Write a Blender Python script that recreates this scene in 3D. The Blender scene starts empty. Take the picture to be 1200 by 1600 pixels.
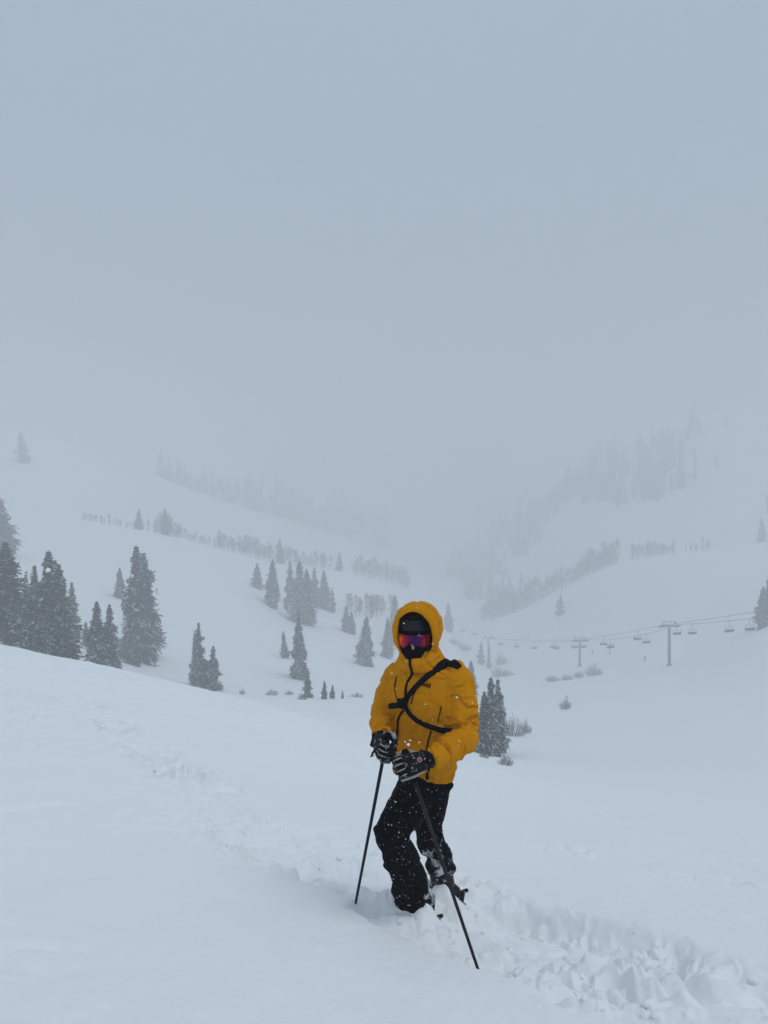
import bpy, bmesh, math, random
import numpy as np
from mathutils import Vector, Matrix, noise as mnoise
from mathutils.bvhtree import BVHTree

random.seed(7)
RNG = np.random.default_rng(11)
C = bpy.context.scene.collection
SC = bpy.context.scene
R = math.radians
FPX = 1202.0            # focal length of the photograph in its own pixels

# ------------------------------------------------------------------ camera
cd = bpy.data.cameras.new('camera')
cam = bpy.data.objects.new('camera', cd)
C.objects.link(cam)
cam.location = (0, 0, 0)
cam.rotation_euler = (R(90), 0, 0)
cd.sensor_fit = 'VERTICAL'
cd.sensor_height = 32.0
cd.lens = 32.0 * FPX / 1600.0
cd.clip_start = 0.05
cd.clip_end = 6000
SC.camera = cam

# ------------------------------------------------------------------ sky
SUN_EL, SUN_AZ = 62, 118
w = bpy.data.worlds.new('World')
SC.world = w
w.use_nodes = True
nt = w.node_tree
nt.nodes.clear()
out = nt.nodes.new('ShaderNodeOutputWorld')
sky = nt.nodes.new('ShaderNodeTexSky')
sky.sky_type = 'NISHITA'
sky.sun_disc = False
sky.sun_elevation = R(SUN_EL)
sky.sun_rotation = R(SUN_AZ)
sky.dust_density = 4.0
b1 = nt.nodes.new('ShaderNodeBackground')
b1.inputs['Strength'].default_value = 0.01
nt.links.new(sky.outputs[0], b1.inputs['Color'])
tc = nt.nodes.new('ShaderNodeTexCoord')
sep = nt.nodes.new('ShaderNodeSeparateXYZ')
nt.links.new(tc.outputs['Generated'], sep.inputs[0])
mr = nt.nodes.new('ShaderNodeMapRange')       # overcast dome: horizon to zenith
mr.inputs['From Min'].default_value = 0.0
mr.inputs['From Max'].default_value = 1.0
mr.inputs['To Min'].default_value = 0.335
mr.inputs['To Max'].default_value = 0.66
nt.links.new(sep.outputs['Z'], mr.inputs['Value'])
b2 = nt.nodes.new('ShaderNodeBackground')
b2.inputs['Color'].default_value = (0.61, 0.795, 1.0, 1)
nt.links.new(mr.outputs[0], b2.inputs['Strength'])
add = nt.nodes.new('ShaderNodeAddShader')
nt.links.new(b1.outputs[0], add.inputs[0])
nt.links.new(b2.outputs[0], add.inputs[1])
nt.links.new(add.outputs[0], out.inputs['Surface'])

sl = bpy.data.lights.new('sun', 'SUN')
sl.energy = 1.1
sl.angle = R(26)
sl.color = (1.0, 0.985, 0.955)
sun = bpy.data.objects.new('sun', sl)
C.objects.link(sun)
_el, _az = R(SUN_EL), R(SUN_AZ)
_dir = Vector((math.sin(_az) * math.cos(_el), math.cos(_az) * math.cos(_el), math.sin(_el)))
sun.rotation_euler = _dir.to_track_quat('Z', 'Y').to_euler()

SC.view_settings.view_transform = 'Standard'
SC.view_settings.look = 'None'
SC.view_settings.exposure = 0.04
SC.view_settings.gamma = 1.0
SC.view_settings.use_curve_mapping = False
SC.render.engine = 'CYCLES'
cy = SC.cycles
cy.use_denoising = True
cy.max_bounces = 8
cy.diffuse_bounces = 4
cy.glossy_bounces = 2
cy.transmission_bounces = 2
cy.volume_bounces = 4
cy.transparent_max_bounces = 8
cy.use_adaptive_sampling = True
cy.adaptive_threshold = 0.01

HAZE = 0.0036

# ------------------------------------------------------------------ helpers
def P(px, py, Y):
    return Vector(((px - 600) / FPX * Y, Y, -(py - 800) / FPX * Y))

def tag(o, label=None, cat=None, group=None, kind=None):
    if label: o['label'] = label
    if cat: o['category'] = cat
    if group: o['group'] = group
    if kind: o['kind'] = kind
    return o

def mesh_from(name, verts, faces, mats=(), midx=None, smooth=False):
    me = bpy.data.meshes.new(name)
    me.from_pydata([tuple(v) for v in verts], [], [tuple(f) for f in faces])
    for m in mats: me.materials.append(m)
    if midx is not None:
        me.polygons.foreach_set('material_index', np.array(midx, dtype=np.int32))
    if smooth:
        me.polygons.foreach_set('use_smooth', np.ones(len(me.polygons), dtype=bool))
    me.update()
    return me

def link(name, me, parent=None, loc=None):
    o = bpy.data.objects.new(name, me)
    C.objects.link(o)
    if loc is not None: o.location = loc
    if parent is not None: o.parent = parent
    return o

def empty(name, loc, rz=0):
    o = bpy.data.objects.new(name, None)
    o.empty_display_size = 0.2
    C.objects.link(o)
    o.location = loc
    o.rotation_euler = (0, 0, rz)
    return o

class MB:
    """collects shapes into one mesh"""
    def __init__(self):
        self.v, self.f, self.m = [], [], []
    def add(self, v, f, m=0):
        n = len(self.v)
        self.v += [Vector(p) for p in v]
        self.f += [tuple(i + n for i in q) for q in f]
        self.m += [m] * len(f)
    def loft(self, rings, m=0, cap=True):
        n = len(rings[0])
        v, f = [], []
        for r in rings: v += list(r)
        for i in range(len(rings) - 1):
            for k in range(n):
                a, b = i * n + k, i * n + (k + 1) % n
                f.append((a, b, b + n, a + n))
        if cap:
            for idx, rev in ((0, True), (len(rings) - 1, False)):
                c = sum((Vector(p) for p in rings[idx]), Vector()) / n
                v.append(c)
                ci = len(v) - 1
                for k in range(n):
                    a, b = idx * n + k, idx * n + (k + 1) % n
                    f.append((b, a, ci) if rev else (a, b, ci))
        self.add(v, f, m)
    def tube(self, pts, rad, n=10, m=0, flat=1.0, ref=None):
        pts = [Vector(p) for p in pts]
        if not hasattr(rad, '__len__'): rad = [rad] * len(pts)
        rings = []
        prev = None
        for i, p in enumerate(pts):
            t = (pts[min(i + 1, len(pts) - 1)] - pts[max(i - 1, 0)]).normalized()
            if prev is None:
                a = Vector(ref) if ref is not None else (Vector((0, 0, 1)) if abs(t.z) < 0.9 else Vector((1, 0, 0)))
            else:
                a = prev
            a = (a - t * a.dot(t)).normalized()
            prev = a
            b = t.cross(a)
            rings.append([p + (a * math.cos(x) + b * math.sin(x) * flat) * rad[i] for x in [2 * math.pi * k / n for k in range(n)]])
        self.loft(rings, m)
    def box(self, c, ax, ay, az, m=0):
        c = Vector(c); ax = Vector(ax); ay = Vector(ay); az = Vector(az)
        v = [c + ax * i + ay * j + az * k for k in (-1, 1) for j in (-1, 1) for i in (-1, 1)]
        f = [(0, 2, 3, 1), (4, 5, 7, 6), (0, 1, 5, 4), (2, 6, 7, 3), (0, 4, 6, 2), (1, 3, 7, 5)]
        self.add(v, f, m)
    def bar(self, a, b, wdt, hgt=None, m=0, up=(0, 0, 1)):
        a = Vector(a); b = Vector(b)
        t = (b - a).normalized(); u = Vector(up)
        if abs(t.dot(u)) > 0.95: u = Vector((0, 1, 0))
        s = t.cross(u).normalized(); u = s.cross(t)
        self.box((a + b) / 2, (b - a) / 2, s * wdt / 2, u * (hgt or wdt) / 2, m)
    def ellipsoid(self, c, ax, ay, az, nu=18, nv=12, m=0, e=1.0):
        c = Vector(c); ax = Vector(ax); ay = Vector(ay); az = Vector(az)
        rings = []
        for j in range(1, nv):
            ph = math.pi * j / nv - math.pi / 2
            rings.append([c + (ax * math.cos(t) + ay * math.sin(t)) * math.cos(ph) ** e + az * math.sin(ph) for t in [2 * math.pi * k / nu for k in range(nu)]])
        self.loft(rings, m)
    def mesh(self, name, mats, smooth=True):
        return mesh_from(name, self.v, self.f, mats, self.m, smooth)
    def build(self, name, mats, parent=None, smooth=True):
        if not isinstance(mats, (list, tuple)): mats = [mats]
        return link(name, self.mesh(name, mats, smooth), parent)
    def remesh(self, voxel, smooth=4):
        me = mesh_from('tmp', self.v, self.f)
        o = link('tmp', me)
        md = o.modifiers.new('r', 'REMESH'); md.mode = 'VOXEL'; md.voxel_size = voxel
        if smooth:
            s = o.modifiers.new('s', 'SMOOTH'); s.factor = 0.5; s.iterations = smooth
        dg = bpy.context.evaluated_depsgraph_get()
        ev = o.evaluated_get(dg)
        em = bpy.data.meshes.new_from_object(ev)
        n = len(em.vertices)
        co = np.zeros(n * 3); em.vertices.foreach_get('co', co)
        bpy.data.objects.remove(o); bpy.data.meshes.remove(me)
        return em, co.reshape(-1, 3)

# ---- vectorised noise
def _hash(ix, iy, iz, s):
    h = (ix.astype(np.int64) * 374761393 + iy.astype(np.int64) * 668265263 + iz.astype(np.int64) * 2147483647 + s * 974711) & 0xFFFFFFFF
    h = ((h ^ (h >> 13)) * 1274126177) & 0xFFFFFFFF
    h = ((h ^ (h >> 16)) * 2246822519) & 0xFFFFFFFF
    return ((h ^ (h >> 15)) & 0xFFFFFF) / float(0xFFFFFF)

def vnoise(x, y, z=None, s=0):
    """smooth value noise in -1..1"""
    if z is None: z = np.zeros_like(x)
    fx, fy, fz = np.floor(x), np.floor(y), np.floor(z)
    tx, ty, tz = x - fx, y - fy, z - fz
    tx = tx * tx * tx * (tx * (tx * 6 - 15) + 10); ty = ty * ty * ty * (ty * (ty * 6 - 15) + 10); tz = tz * tz * (3 - 2 * tz)
    r = 0
    flat = not np.any(tz)
    for dz in ((0,) if flat else (0, 1)):
        wz = 1 if flat else (tz if dz else 1 - tz)
        for dy in (0, 1):
            wy = ty if dy else 1 - ty
            for dx in (0, 1):
                wx = tx if dx else 1 - tx
                r = r + wx * wy * wz * _hash(fx + dx, fy + dy, fz + dz, s)
    return r * 2 - 1

def fbm(x, y, z=None, o=4, s=0, gain=0.5):
    a, t, n = 1.0, 0, 0
    c, sn = 0.8, 0.6
    for i in range(o):
        t = t + a * vnoise(x, y, z, s + i); n += a
        x, y = (c * x - sn * y) * 2.03, (sn * x + c * y) * 2.03
        if z is not None: z = z * 2.03
        a *= gain
    return t / n

def worley(x, y, s=0):
    fx, fy = np.floor(x), np.floor(y)
    d = np.full_like(x, 9.0)
    z0 = np.zeros_like(fx)
    for dx in (-1, 0, 1):
        for dy in (-1, 0, 1):
            cx = fx + dx; cyy = fy + dy
            qx = cx + _hash(cx, cyy, z0, s) ; qy = cyy + _hash(cx, cyy, z0, s + 17)
            d = np.minimum(d, (x - qx) ** 2 + (y - qy) ** 2)
    return np.sqrt(d)

def sstep(a, b, x):
    t = np.clip((x - a) / (b - a), 0, 1)
    return t * t * (3 - 2 * t)

# ------------------------------------------------------------------ materials
def mat(name, col, rough=0.6, metal=0.0, var=0.0, vscale=8.0, bump=0.0, bscale=60.0, bdist=0.01, coat=0.0, spec=None):
    m = bpy.data.materials.new(name)
    m.use_nodes = True
    n = m.node_tree.nodes; l = m.node_tree.links
    p = n['Principled BSDF']
    p.inputs['Base Color'].default_value = (*col, 1)
    p.inputs['Roughness'].default_value = rough
    p.inputs['Metallic'].default_value = metal
    if coat: p.inputs['Coat Weight'].default_value = coat
    if spec is not None: p.inputs['Specular IOR Level'].default_value = spec
    t = n.new('ShaderNodeTexCoord')
    if var:
        nz = n.new('ShaderNodeTexNoise'); nz.inputs['Scale'].default_value = vscale; nz.inputs['Detail'].default_value = 5
        l.new(t.outputs['Object'], nz.inputs['Vector'])
        mx = n.new('ShaderNodeMix'); mx.data_type = 'RGBA'
        mx.inputs[6].default_value = (*[c * (1 - var) for c in col], 1)
        mx.inputs[7].default_value = (*[min(1, c * (1 + var)) for c in col], 1)
        l.new(nz.outputs[0], mx.inputs[0]); l.new(mx.outputs[2], p.inputs['Base Color'])
    if bump:
        nb = n.new('ShaderNodeTexNoise'); nb.inputs['Scale'].default_value = bscale; nb.inputs['Detail'].default_value = 4
        l.new(t.outputs['Object'], nb.inputs['Vector'])
        bn = n.new('ShaderNodeBump'); bn.inputs['Strength'].default_value = bump; bn.inputs['Distance'].default_value = bdist
        l.new(nb.outputs[0], bn.inputs['Height']); l.new(bn.outputs[0], p.inputs['Normal'])
    return m

def snowy(m, scale, lo, hi, amt=0.9):
    """powder caught on a cloth or shell: white where a noise field is high"""
    n = m.node_tree.nodes; l = m.node_tree.links
    p = n['Principled BSDF']
    t = n.new('ShaderNodeTexCoord')
    nz = n.new('ShaderNodeTexNoise'); nz.inputs['Scale'].default_value = scale; nz.inputs['Detail'].default_value = 6; nz.inputs['Roughness'].default_value = 0.7
    l.new(t.outputs['Object'], nz.inputs['Vector'])
    mr_ = n.new('ShaderNodeMapRange'); mr_.inputs['From Min'].default_value = lo; mr_.inputs['From Max'].default_value = hi; mr_.inputs['To Max'].default_value = amt
    l.new(nz.outputs[0], mr_.inputs['Value'])
    mx = n.new('ShaderNodeMix'); mx.data_type = 'RGBA'
    bc = p.inputs['Base Color']
    if bc.is_linked:
        src = bc.links[0].from_socket
        l.new(src, mx.inputs[6])
    else:
        mx.inputs[6].default_value = bc.default_value
    mx.inputs[7].default_value = (0.82, 0.84, 0.86, 1)
    l.new(mr_.outputs[0], mx.inputs[0]); l.new(mx.outputs[2], bc)
    return m

M = {}
M['snow'] = mat('snow', (0.86, 0.875, 0.89), 0.6, bump=0.35, bscale=38, bdist=0.012, spec=0.25)
M['snow_clump'] = mat('snow_clump', (0.87, 0.885, 0.90), 0.7, bump=0.3, bscale=90, bdist=0.006, spec=0.2)
M['flake'] = mat('flake', (0.92, 0.93, 0.94), 0.8, var=0.02, spec=0.2)
M['jacket'] = mat('jacket', (0.60, 0.238, 0.0006), 0.75, var=0.10, vscale=7, bump=0.6, bscale=22, bdist=0.02, spec=0.04)
M['pants'] = mat('pants', (0.0022, 0.0026, 0.0045), 0.85, var=0.3, vscale=10, bump=0.3, bscale=24, bdist=0.012, spec=0.04)
M['pants_snow'] = snowy(mat('snow_crusted_cloth', (0.003, 0.0035, 0.006), 0.85, bump=0.3, bscale=30, bdist=0.01, spec=0.05), 13, 0.52, 0.64, 0.85)
M['black_web'] = mat('black_webbing', (0.004, 0.0045, 0.006), 0.8, var=0.25, vscale=60, bump=0.3, bscale=300, bdist=0.002, spec=0.06)
M['black_gloss'] = mat('helmet_black', (0.004, 0.0048, 0.008), 0.38, var=0.2, vscale=6, spec=0.3)
M['black_matte'] = mat('black_knit', (0.003, 0.003, 0.004), 0.9, var=0.2, vscale=40, bump=0.4, bscale=200, bdist=0.002, spec=0.04)
M['skin'] = mat('skin', (0.50, 0.29, 0.22), 0.5, var=0.08, vscale=30)
M['glove_black'] = snowy(mat('glove_black', (0.005, 0.005, 0.006), 0.7, spec=0.12, var=0.3, vscale=40, bump=0.3, bscale=120, bdist=0.004), 45, 0.57, 0.67, 0.7)
M['glove_grey'] = mat('glove_grey', (0.30, 0.30, 0.30), 0.6, var=0.25, vscale=50, bump=0.3, bscale=120, bdist=0.004)
M['boot'] = snowy(mat('boot_shell', (0.006, 0.0065, 0.008), 0.5, spec=0.2, var=0.2, vscale=12), 22, 0.57, 0.66, 0.75)
M['boot_liner'] = snowy(mat('boot_liner', (0.16, 0.17, 0.18), 0.7, var=0.2, vscale=20), 30, 0.50, 0.62, 0.8)
M['buckle'] = mat('buckle_metal', (0.42, 0.43, 0.45), 0.4, 0.8, var=0.15, vscale=40)
M['pole'] = mat('pole_shaft', (0.012, 0.014, 0.017), 0.5, var=0.4, vscale=14, spec=0.2)
M['ski'] = mat('ski', (0.012, 0.02, 0.014), 0.5, var=0.3, vscale=10)
M['needle'] = mat('conifer_needles', (0.030, 0.040, 0.036), 0.8, var=0.35, vscale=1.2, spec=0.1)
M['frost'] = mat('frosted_needles', (0.42, 0.45, 0.47), 0.9, var=0.3, vscale=2.0, spec=0.1)
M['bark'] = mat('conifer_bark', (0.075, 0.06, 0.05), 0.9, var=0.3, vscale=4, spec=0.1)
M['aspen'] = mat('aspen_bark', (0.23, 0.205, 0.185), 0.85, var=0.3, vscale=3, spec=0.1)
M['twig'] = mat('bare_twigs', (0.12, 0.095, 0.08), 0.85, var=0.3, vscale=5, spec=0.1)
M['steel'] = mat('galvanised_steel', (0.15, 0.16, 0.17), 0.5, 0.3, var=0.15, vscale=2)
M['cable'] = mat('steel_cable', (0.07, 0.075, 0.08), 0.5, 0.3, var=0.1, vscale=2)
M['chair_pad'] = mat('chair_padding', (0.05, 0.055, 0.06), 0.7, var=0.2, vscale=3)
M['dark_cloth'] = mat('dark_ski_clothes', (0.03, 0.035, 0.045), 0.8, var=0.2, vscale=3)

# goggles lens: iridescent mirror coating, its colour runs across the lens
def lens_mat():
    m = bpy.data.materials.new('mirror_lens'); m.use_nodes = True
    n = m.node_tree.nodes; l = m.node_tree.links; p = n['Principled BSDF']
    t = n.new('ShaderNodeTexCoord'); s = n.new('ShaderNodeSeparateXYZ'); l.new(t.outputs['Generated'], s.inputs[0])
    nz = n.new('ShaderNodeTexNoise'); nz.inputs['Scale'].default_value = 2.2; nz.inputs['Detail'].default_value = 2; l.new(t.outputs['Generated'], nz.inputs['Vector'])
    ad = n.new('ShaderNodeMath'); ad.operation = 'MULTIPLY_ADD'; ad.inputs[1].default_value = 0.14; l.new(nz.outputs[0], ad.inputs[0])
    sb = n.new('ShaderNodeMath'); sb.operation = 'SUBTRACT'; sb.inputs[1].default_value = 0.07; l.new(s.outputs['X'], sb.inputs[0]); l.new(sb.outputs[0], ad.inputs[2])
    cr = n.new('ShaderNodeValToRGB'); l.new(ad.outputs[0], cr.inputs[0])
    e = cr.color_ramp.elements
    e[0].position = 0.0; e[0].color = (0.55, 0.65, 0.05, 1)
    e[1].position = 1.0; e[1].color = (0.75, 0.16, 0.03, 1)
    for pos, c in ((0.07, (0.80, 0.30, 0.012)), (0.16, (0.60, 0.018, 0.012)), (0.30, (0.20, 0.006, 0.05)), (0.48, (0.05, 0.006, 0.085)), (0.68, (0.07, 0.006, 0.075)), (0.88, (0.36, 0.012, 0.03))):
        x = e.new(pos); x.color = (*c, 1)
    mx = n.new('ShaderNodeMix'); mx.data_type = 'RGBA'
    mz = n.new('ShaderNodeMapRange'); mz.inputs['From Min'].default_value = 0.0; mz.inputs['From Max'].default_value = 0.55; mz.inputs['To Min'].default_value = 0.75; mz.inputs['To Max'].default_value = 0.0
    l.new(s.outputs['Z'], mz.inputs['Value'])
    mm = n.new('ShaderNodeMath'); mm.operation = 'MULTIPLY'
    # coating turns bluer towards the nose notch
    ab = n.new('ShaderNodeMath'); ab.operation = 'SUBTRACT'; ab.inputs[1].default_value = 0.5; l.new(s.outputs['X'], ab.inputs[0])
    a2 = n.new('ShaderNodeMath'); a2.operation = 'ABSOLUTE'; l.new(ab.outputs[0], a2.inputs[0])
    m3 = n.new('ShaderNodeMapRange'); m3.inputs['From Min'].default_value = 0.0; m3.inputs['From Max'].default_value = 0.34; m3.inputs['To Min'].default_value = 1; m3.inputs['To Max'].default_value = 0
    l.new(a2.outputs[0], m3.inputs['Value'])
    l.new(mz.outputs[0], mm.inputs[0]); l.new(m3.outputs[0], mm.inputs[1])
    l.new(mm.outputs[0], mx.inputs[0]); l.new(cr.outputs[0], mx.inputs[6]); mx.inputs[7].default_value = (0.022, 0.006, 0.13, 1)
    l.new(mx.outputs[2], p.inputs['Base Color'])
    p.inputs['Metallic'].default_value = 0.75; p.inputs['Roughness'].default_value = 0.16
    return m
M['lens'] = lens_mat()

# ------------------------------------------------------------------ terrain
# Feature lines of the valley. Each: list of (column, row, distance) read off the view; they are
# joined into one continuous ground sheet around the viewer.
FEAT = [
 [(0, 1650, 2.2), (600, 1720, 2.2), (1200, 1765, 2.2)],
 [(-300, 1325, 4.2), (0, 1345, 4.2), (300, 1377, 4.2), (450, 1397, 4.2), (600, 1415, 4.2), (700, 1428, 4.2), (800, 1437, 4.2), (1000, 1452, 4.2), (1200, 1470, 4.2), (1500, 1480, 4.2)],
 [(-300, 1100, 8), (0, 1140, 8), (150, 1160, 8), (300, 1190, 8), (450, 1222, 8), (600, 1255, 8), (700, 1274, 8), (800, 1290, 8), (1000, 1312, 8), (1200, 1330, 8), (1500, 1350, 8)],
 [(-300, 940, 15), (0, 1008, 15), (50, 1018, 15), (100, 1029, 15), (200, 1050, 15), (300, 1073, 15), (370, 1090, 15), (450, 1113, 14.5), (550, 1149, 14), (600, 1165, 14), (700, 1193, 14), (800, 1218, 14), (1000, 1245, 15), (1200, 1265, 15), (1500, 1280, 15)],
 [(-300, 990, 25), (0, 1040, 25), (300, 1100, 25), (450, 1135, 25), (600, 1174, 26), (700, 1193, 27), (800, 1212, 28), (1000, 1226, 28), (1200, 1238, 28)],
 [(-300, 945, 90), (0, 1000, 95), (150, 1048, 95), (300, 1080, 92), (380, 1092, 88), (450, 1099, 82), (600, 1115, 75), (700, 1160, 70), (800, 1183, 66), (1000, 1192, 60), (1200, 1188, 60)],
 [(-300, 900, 130), (0, 955, 130), (150, 1018, 130), (300, 1071, 120), (450, 1086, 122), (560, 1091, 130), (600, 1091, 132), (700, 1112, 130), (800, 1122, 122), (1000, 1110, 120), (1200, 1082, 115)],
 [(-300, 840, 190), (0, 893, 190), (150, 938, 190), (300, 980, 190), (450, 1022, 190), (600, 1036, 220), (700, 1044, 265), (763, 1044, 335), (800, 1048, 310), (906, 1045, 265), (1046, 1040, 213), (1200, 985, 200)],
 [(-300, 790, 260), (0, 835, 260), (150, 862, 260), (300, 895, 262), (390, 922, 262), (450, 950, 265), (530, 970, 272), (640, 1008, 290), (700, 1010, 330), (763, 1022, 395), (850, 1010, 370), (950, 985, 340), (1046, 960, 310), (1200, 910, 300)],
 [(-300, 745, 320), (0, 788, 330), (130, 812, 330), (250, 834, 350), (350, 859, 370), (430, 879, 390), (530, 892, 420), (640, 922, 470), (700, 946, 490), (740, 972, 500), (800, 960, 480), (850, 936, 460), (960, 883, 430), (1040, 868, 420), (1200, 846, 400), (1500, 810, 380)],
 [(-300, 742, 350), (0, 786, 370), (130, 824, 370), (250, 848, 395), (350, 872, 415), (430, 892, 435), (530, 903, 470), (640, 930, 530), (740, 962, 550), (800, 970, 540), (850, 950, 515), (960, 897, 480), (1040, 882, 470), (1200, 858, 450)],
 [(-300, 725, 430), (0, 760, 440), (130, 790, 440), (350, 838, 490), (530, 873, 550), (640, 903, 620), (740, 942, 630), (800, 928, 620), (960, 850, 570), (1200, 812, 530)],
 [(-300, 640, 600), (0, 668, 600), (150, 708, 620), (250, 746, 640), (400, 801, 700), (500, 834, 760), (600, 864, 850), (680, 888, 900), (740, 890, 880), (800, 842, 840), (900, 782, 790), (1000, 748, 750), (1100, 728, 720), (1200, 722, 700)],
 [(-300, 655, 700), (0, 682, 700), (150, 716, 720), (250, 752, 740), (400, 806, 800), (500, 838, 880), (600, 858, 980), (740, 845, 1000), (800, 770, 1000), (900, 700, 950), (1000, 660, 900), (1100, 645, 880), (1200, 640, 860)],
 [(-300, 655, 1000), (0, 660, 1000), (300, 690, 1020), (500, 745, 1080), (600, 790, 1150), (700, 795, 1180), (800, 715, 1150), (1000, 660, 1100), (1200, 650, 1080)],
 [(0, 720, 1500), (600, 760, 1500), (1200, 700, 1500)],
]

def pchip_slopes(x, y):
    h = np.diff(x, axis=-1); d = np.diff(y, axis=-1) / h
    m = np.zeros_like(y)
    a, b = d[..., :-1], d[..., 1:]
    hs, hl = h[..., :-1], h[..., 1:]
    w1, w2 = 2 * hl + hs, hl + 2 * hs
    with np.errstate(divide='ignore', invalid='ignore'):
        mm = (w1 + w2) / (w1 / a + w2 / b)
    m[..., 1:-1] = np.where(a * b > 0, mm, 0)
    m[..., 0] = d[..., 0]; m[..., -1] = d[..., -1]
    return m

def herm(x0, x1, y0, y1, m0, m1, x):
    h = x1 - x0; t = (x - x0) / h
    return y0 * (1 + 2 * t) * (1 - t) ** 2 + m0 * h * t * (1 - t) ** 2 + y1 * t * t * (3 - 2 * t) + m1 * h * t * t * (t - 1)

def pchip1(xk, yk, x):
    xk = np.array(xk, float); yk = np.array(yk, float)
    x = np.clip(x, xk[0], xk[-1])
    m = pchip_slopes(xk, yk)
    i = np.clip(np.searchsorted(xk, x) - 1, 0, len(xk) - 2)
    return herm(xk[i], xk[i + 1], yk[i], yk[i + 1], m[i], m[i + 1], x)

ROFF = 4.0
THMAX = R(42)
NCOL = 1441
TH = np.linspace(-math.pi, math.pi, NCOL)            # table of columns round the viewer
def _table():
    LR = np.zeros((NCOL, len(FEAT) + 1)); W = np.zeros_like(LR)
    th_c = np.clip(TH, -THMAX, THMAX)
    px = 600 + FPX * np.tan(th_c)
    LR[:, 0] = math.log(0.35); W[:, 0] = -1.52 / (0.35 + ROFF)
    for k, f in enumerate(FEAT):
        xs = [a[0] for a in f]
        py = pchip1(xs, [a[1] for a in f], px)
        ly = pchip1(xs, [math.log(a[2]) for a in f], px)
        pxc = np.clip(px, xs[0], xs[-1])
        Y = np.exp(ly)
        r = Y / np.cos(th_c)
        z = -(py - 800) / FPX * Y
        LR[:, k + 1] = np.log(r); W[:, k + 1] = z / (r + ROFF)
    # behind the viewer: go round smoothly from the right edge to the left edge
    iR = np.argmin(abs(TH - THMAX)); iL = np.argmin(abs(TH + THMAX))
    for A in (LR, W):
        for i, t in enumerate(TH):
            if abs(t) > THMAX:
                tt = t if t > 0 else t + 2 * math.pi
                u = (tt - THMAX) / (2 * math.pi - 2 * THMAX)
                u = u * u * (3 - 2 * u)
                A[i] = A[iR] * (1 - u) + A[iL] * u
    return LR, W
LRT, WT = _table()
MT = pchip_slopes(LRT, WT)

def base_polar(th, lr):
    f = (th + math.pi) / (2 * math.pi) * (NCOL - 1)
    i = np.clip(np.floor(f).astype(int), 0, NCOL - 2); t = (f - i)[..., None]
    L = LRT[i] * (1 - t) + LRT[i + 1] * t
    W_ = WT[i] * (1 - t) + WT[i + 1] * t
    S = MT[i] * (1 - t) + MT[i + 1] * t
    lr = np.clip(lr, L[..., 0], L[..., -1])
    k = np.clip((L < lr[..., None]).sum(-1) - 1, 0, L.shape[-1] - 2)
    g = lambda A, q: np.take_along_axis(A, q[..., None], -1)[..., 0]
    wv = herm(g(L, k), g(L, k + 1), g(W_, k), g(W_, k + 1), g(S, k), g(S, k + 1), lr)
    return wv * (np.exp(lr) + ROFF)

def base(X, Y):
    X = np.asarray(X, float); Y = np.asarray(Y, float)
    return base_polar(np.arctan2(X, Y), np.log(np.maximum(np.hypot(X, Y), 0.36)))

# tracks in the near snow: polylines (x, y, half width, depth, roughness)
TRENCH = [(-0.20, 4.60, .30, .03, .6), (-0.02, 4.44, .32, .05, .85), (0.14, 4.28, .33, .07, .9), (.38, 4.0, .34, .13, 1.0), (.55, 3.78, .34, .17, 1.0), (.71, 3.60, .35, .18, 1.0), (1.0, 3.29, .36, .16, 1.0), (1.29, 2.96, .36, .14, 1.0), (1.6, 2.55, .36, .12, 1.0)]
TRENCH2 = [(0.28, 4.80, .32, .06, .9), (0.60, 4.47, .38, .15, 1.0), (.95, 4.12, .42, .17, 1.0), (1.24, 3.68, .42, .14, 1.0), (1.55, 3.2, .42, .10, 1.0), (1.9, 2.7, .42, .08, 1.0)]
CHURN = [(-4.9, 11.2, .45, .02, .6), (-3.7, 9.6, .40, .03, .8), (-2.8, 8.6, .42, .06, 1.0), (-1.95, 7.3, .46, .07, 1.0), (-1.45, 6.2, .42, .07, 1.0), (-.95, 5.35, .36, .07, 1.0), (-.50, 4.88, .40, .09, 1.0), (-.12, 4.72, .40, .09, 1.0), (.30, 4.80, .35, .06, 1.0)]
CHURN2 = [(-1.3, 5.9, .35, .03, .8), (-.6, 5.5, .40, .04, .9), (0.1, 5.2, .35, .04, .9), (.5, 5.0, .3, .03, .8)]
RTRK = [(1.35, 7.2, .22, .03, .6), (1.9, 6.5, .25, .03, .5), (2.5, 6.0, .25, .03, .5), (3.4, 5.6, .3, .03, .4)]
LTRK = [(-3.0, 4.9, .10, .03, .15), (-2.55, 5.2, .10, .035, .15), (-2.35, 5.6, .10, .02, .1)]
UPTRK = [(-5.6, 11.0, .5, .03, .5), (-4.4, 9.0, .5, .03, .5), (-3.5, 7.4, .4, .02, .4)]

def track_eval(X, Y, pl):
    """nearest distance to a polyline plus interpolated width, depth, roughness"""
    bd = np.full(X.shape, 1e9); W_ = np.zeros_like(X); D = np.zeros_like(X); Q = np.zeros_like(X); SD = np.zeros_like(X)
    for (a, b) in zip(pl[:-1], pl[1:]):
        dx, dy = b[0] - a[0], b[1] - a[1]
        t = np.clip(((X - a[0]) * dx + (Y - a[1]) * dy) / (dx * dx + dy * dy), 0, 1)
        ex, ey = X - (a[0] + t * dx), Y - (a[1] + t * dy)
        d = np.hypot(ex, ey)
        u = d < bd
        bd = np.where(u, d, bd)
        W_ = np.where(u, a[2] + t * (b[2] - a[2]), W_)
        D = np.where(u, a[3] + t * (b[3] - a[3]), D)
        Q = np.where(u, a[4] + t * (b[4] - a[4]), Q)
    return bd, W_, D, Q

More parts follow.
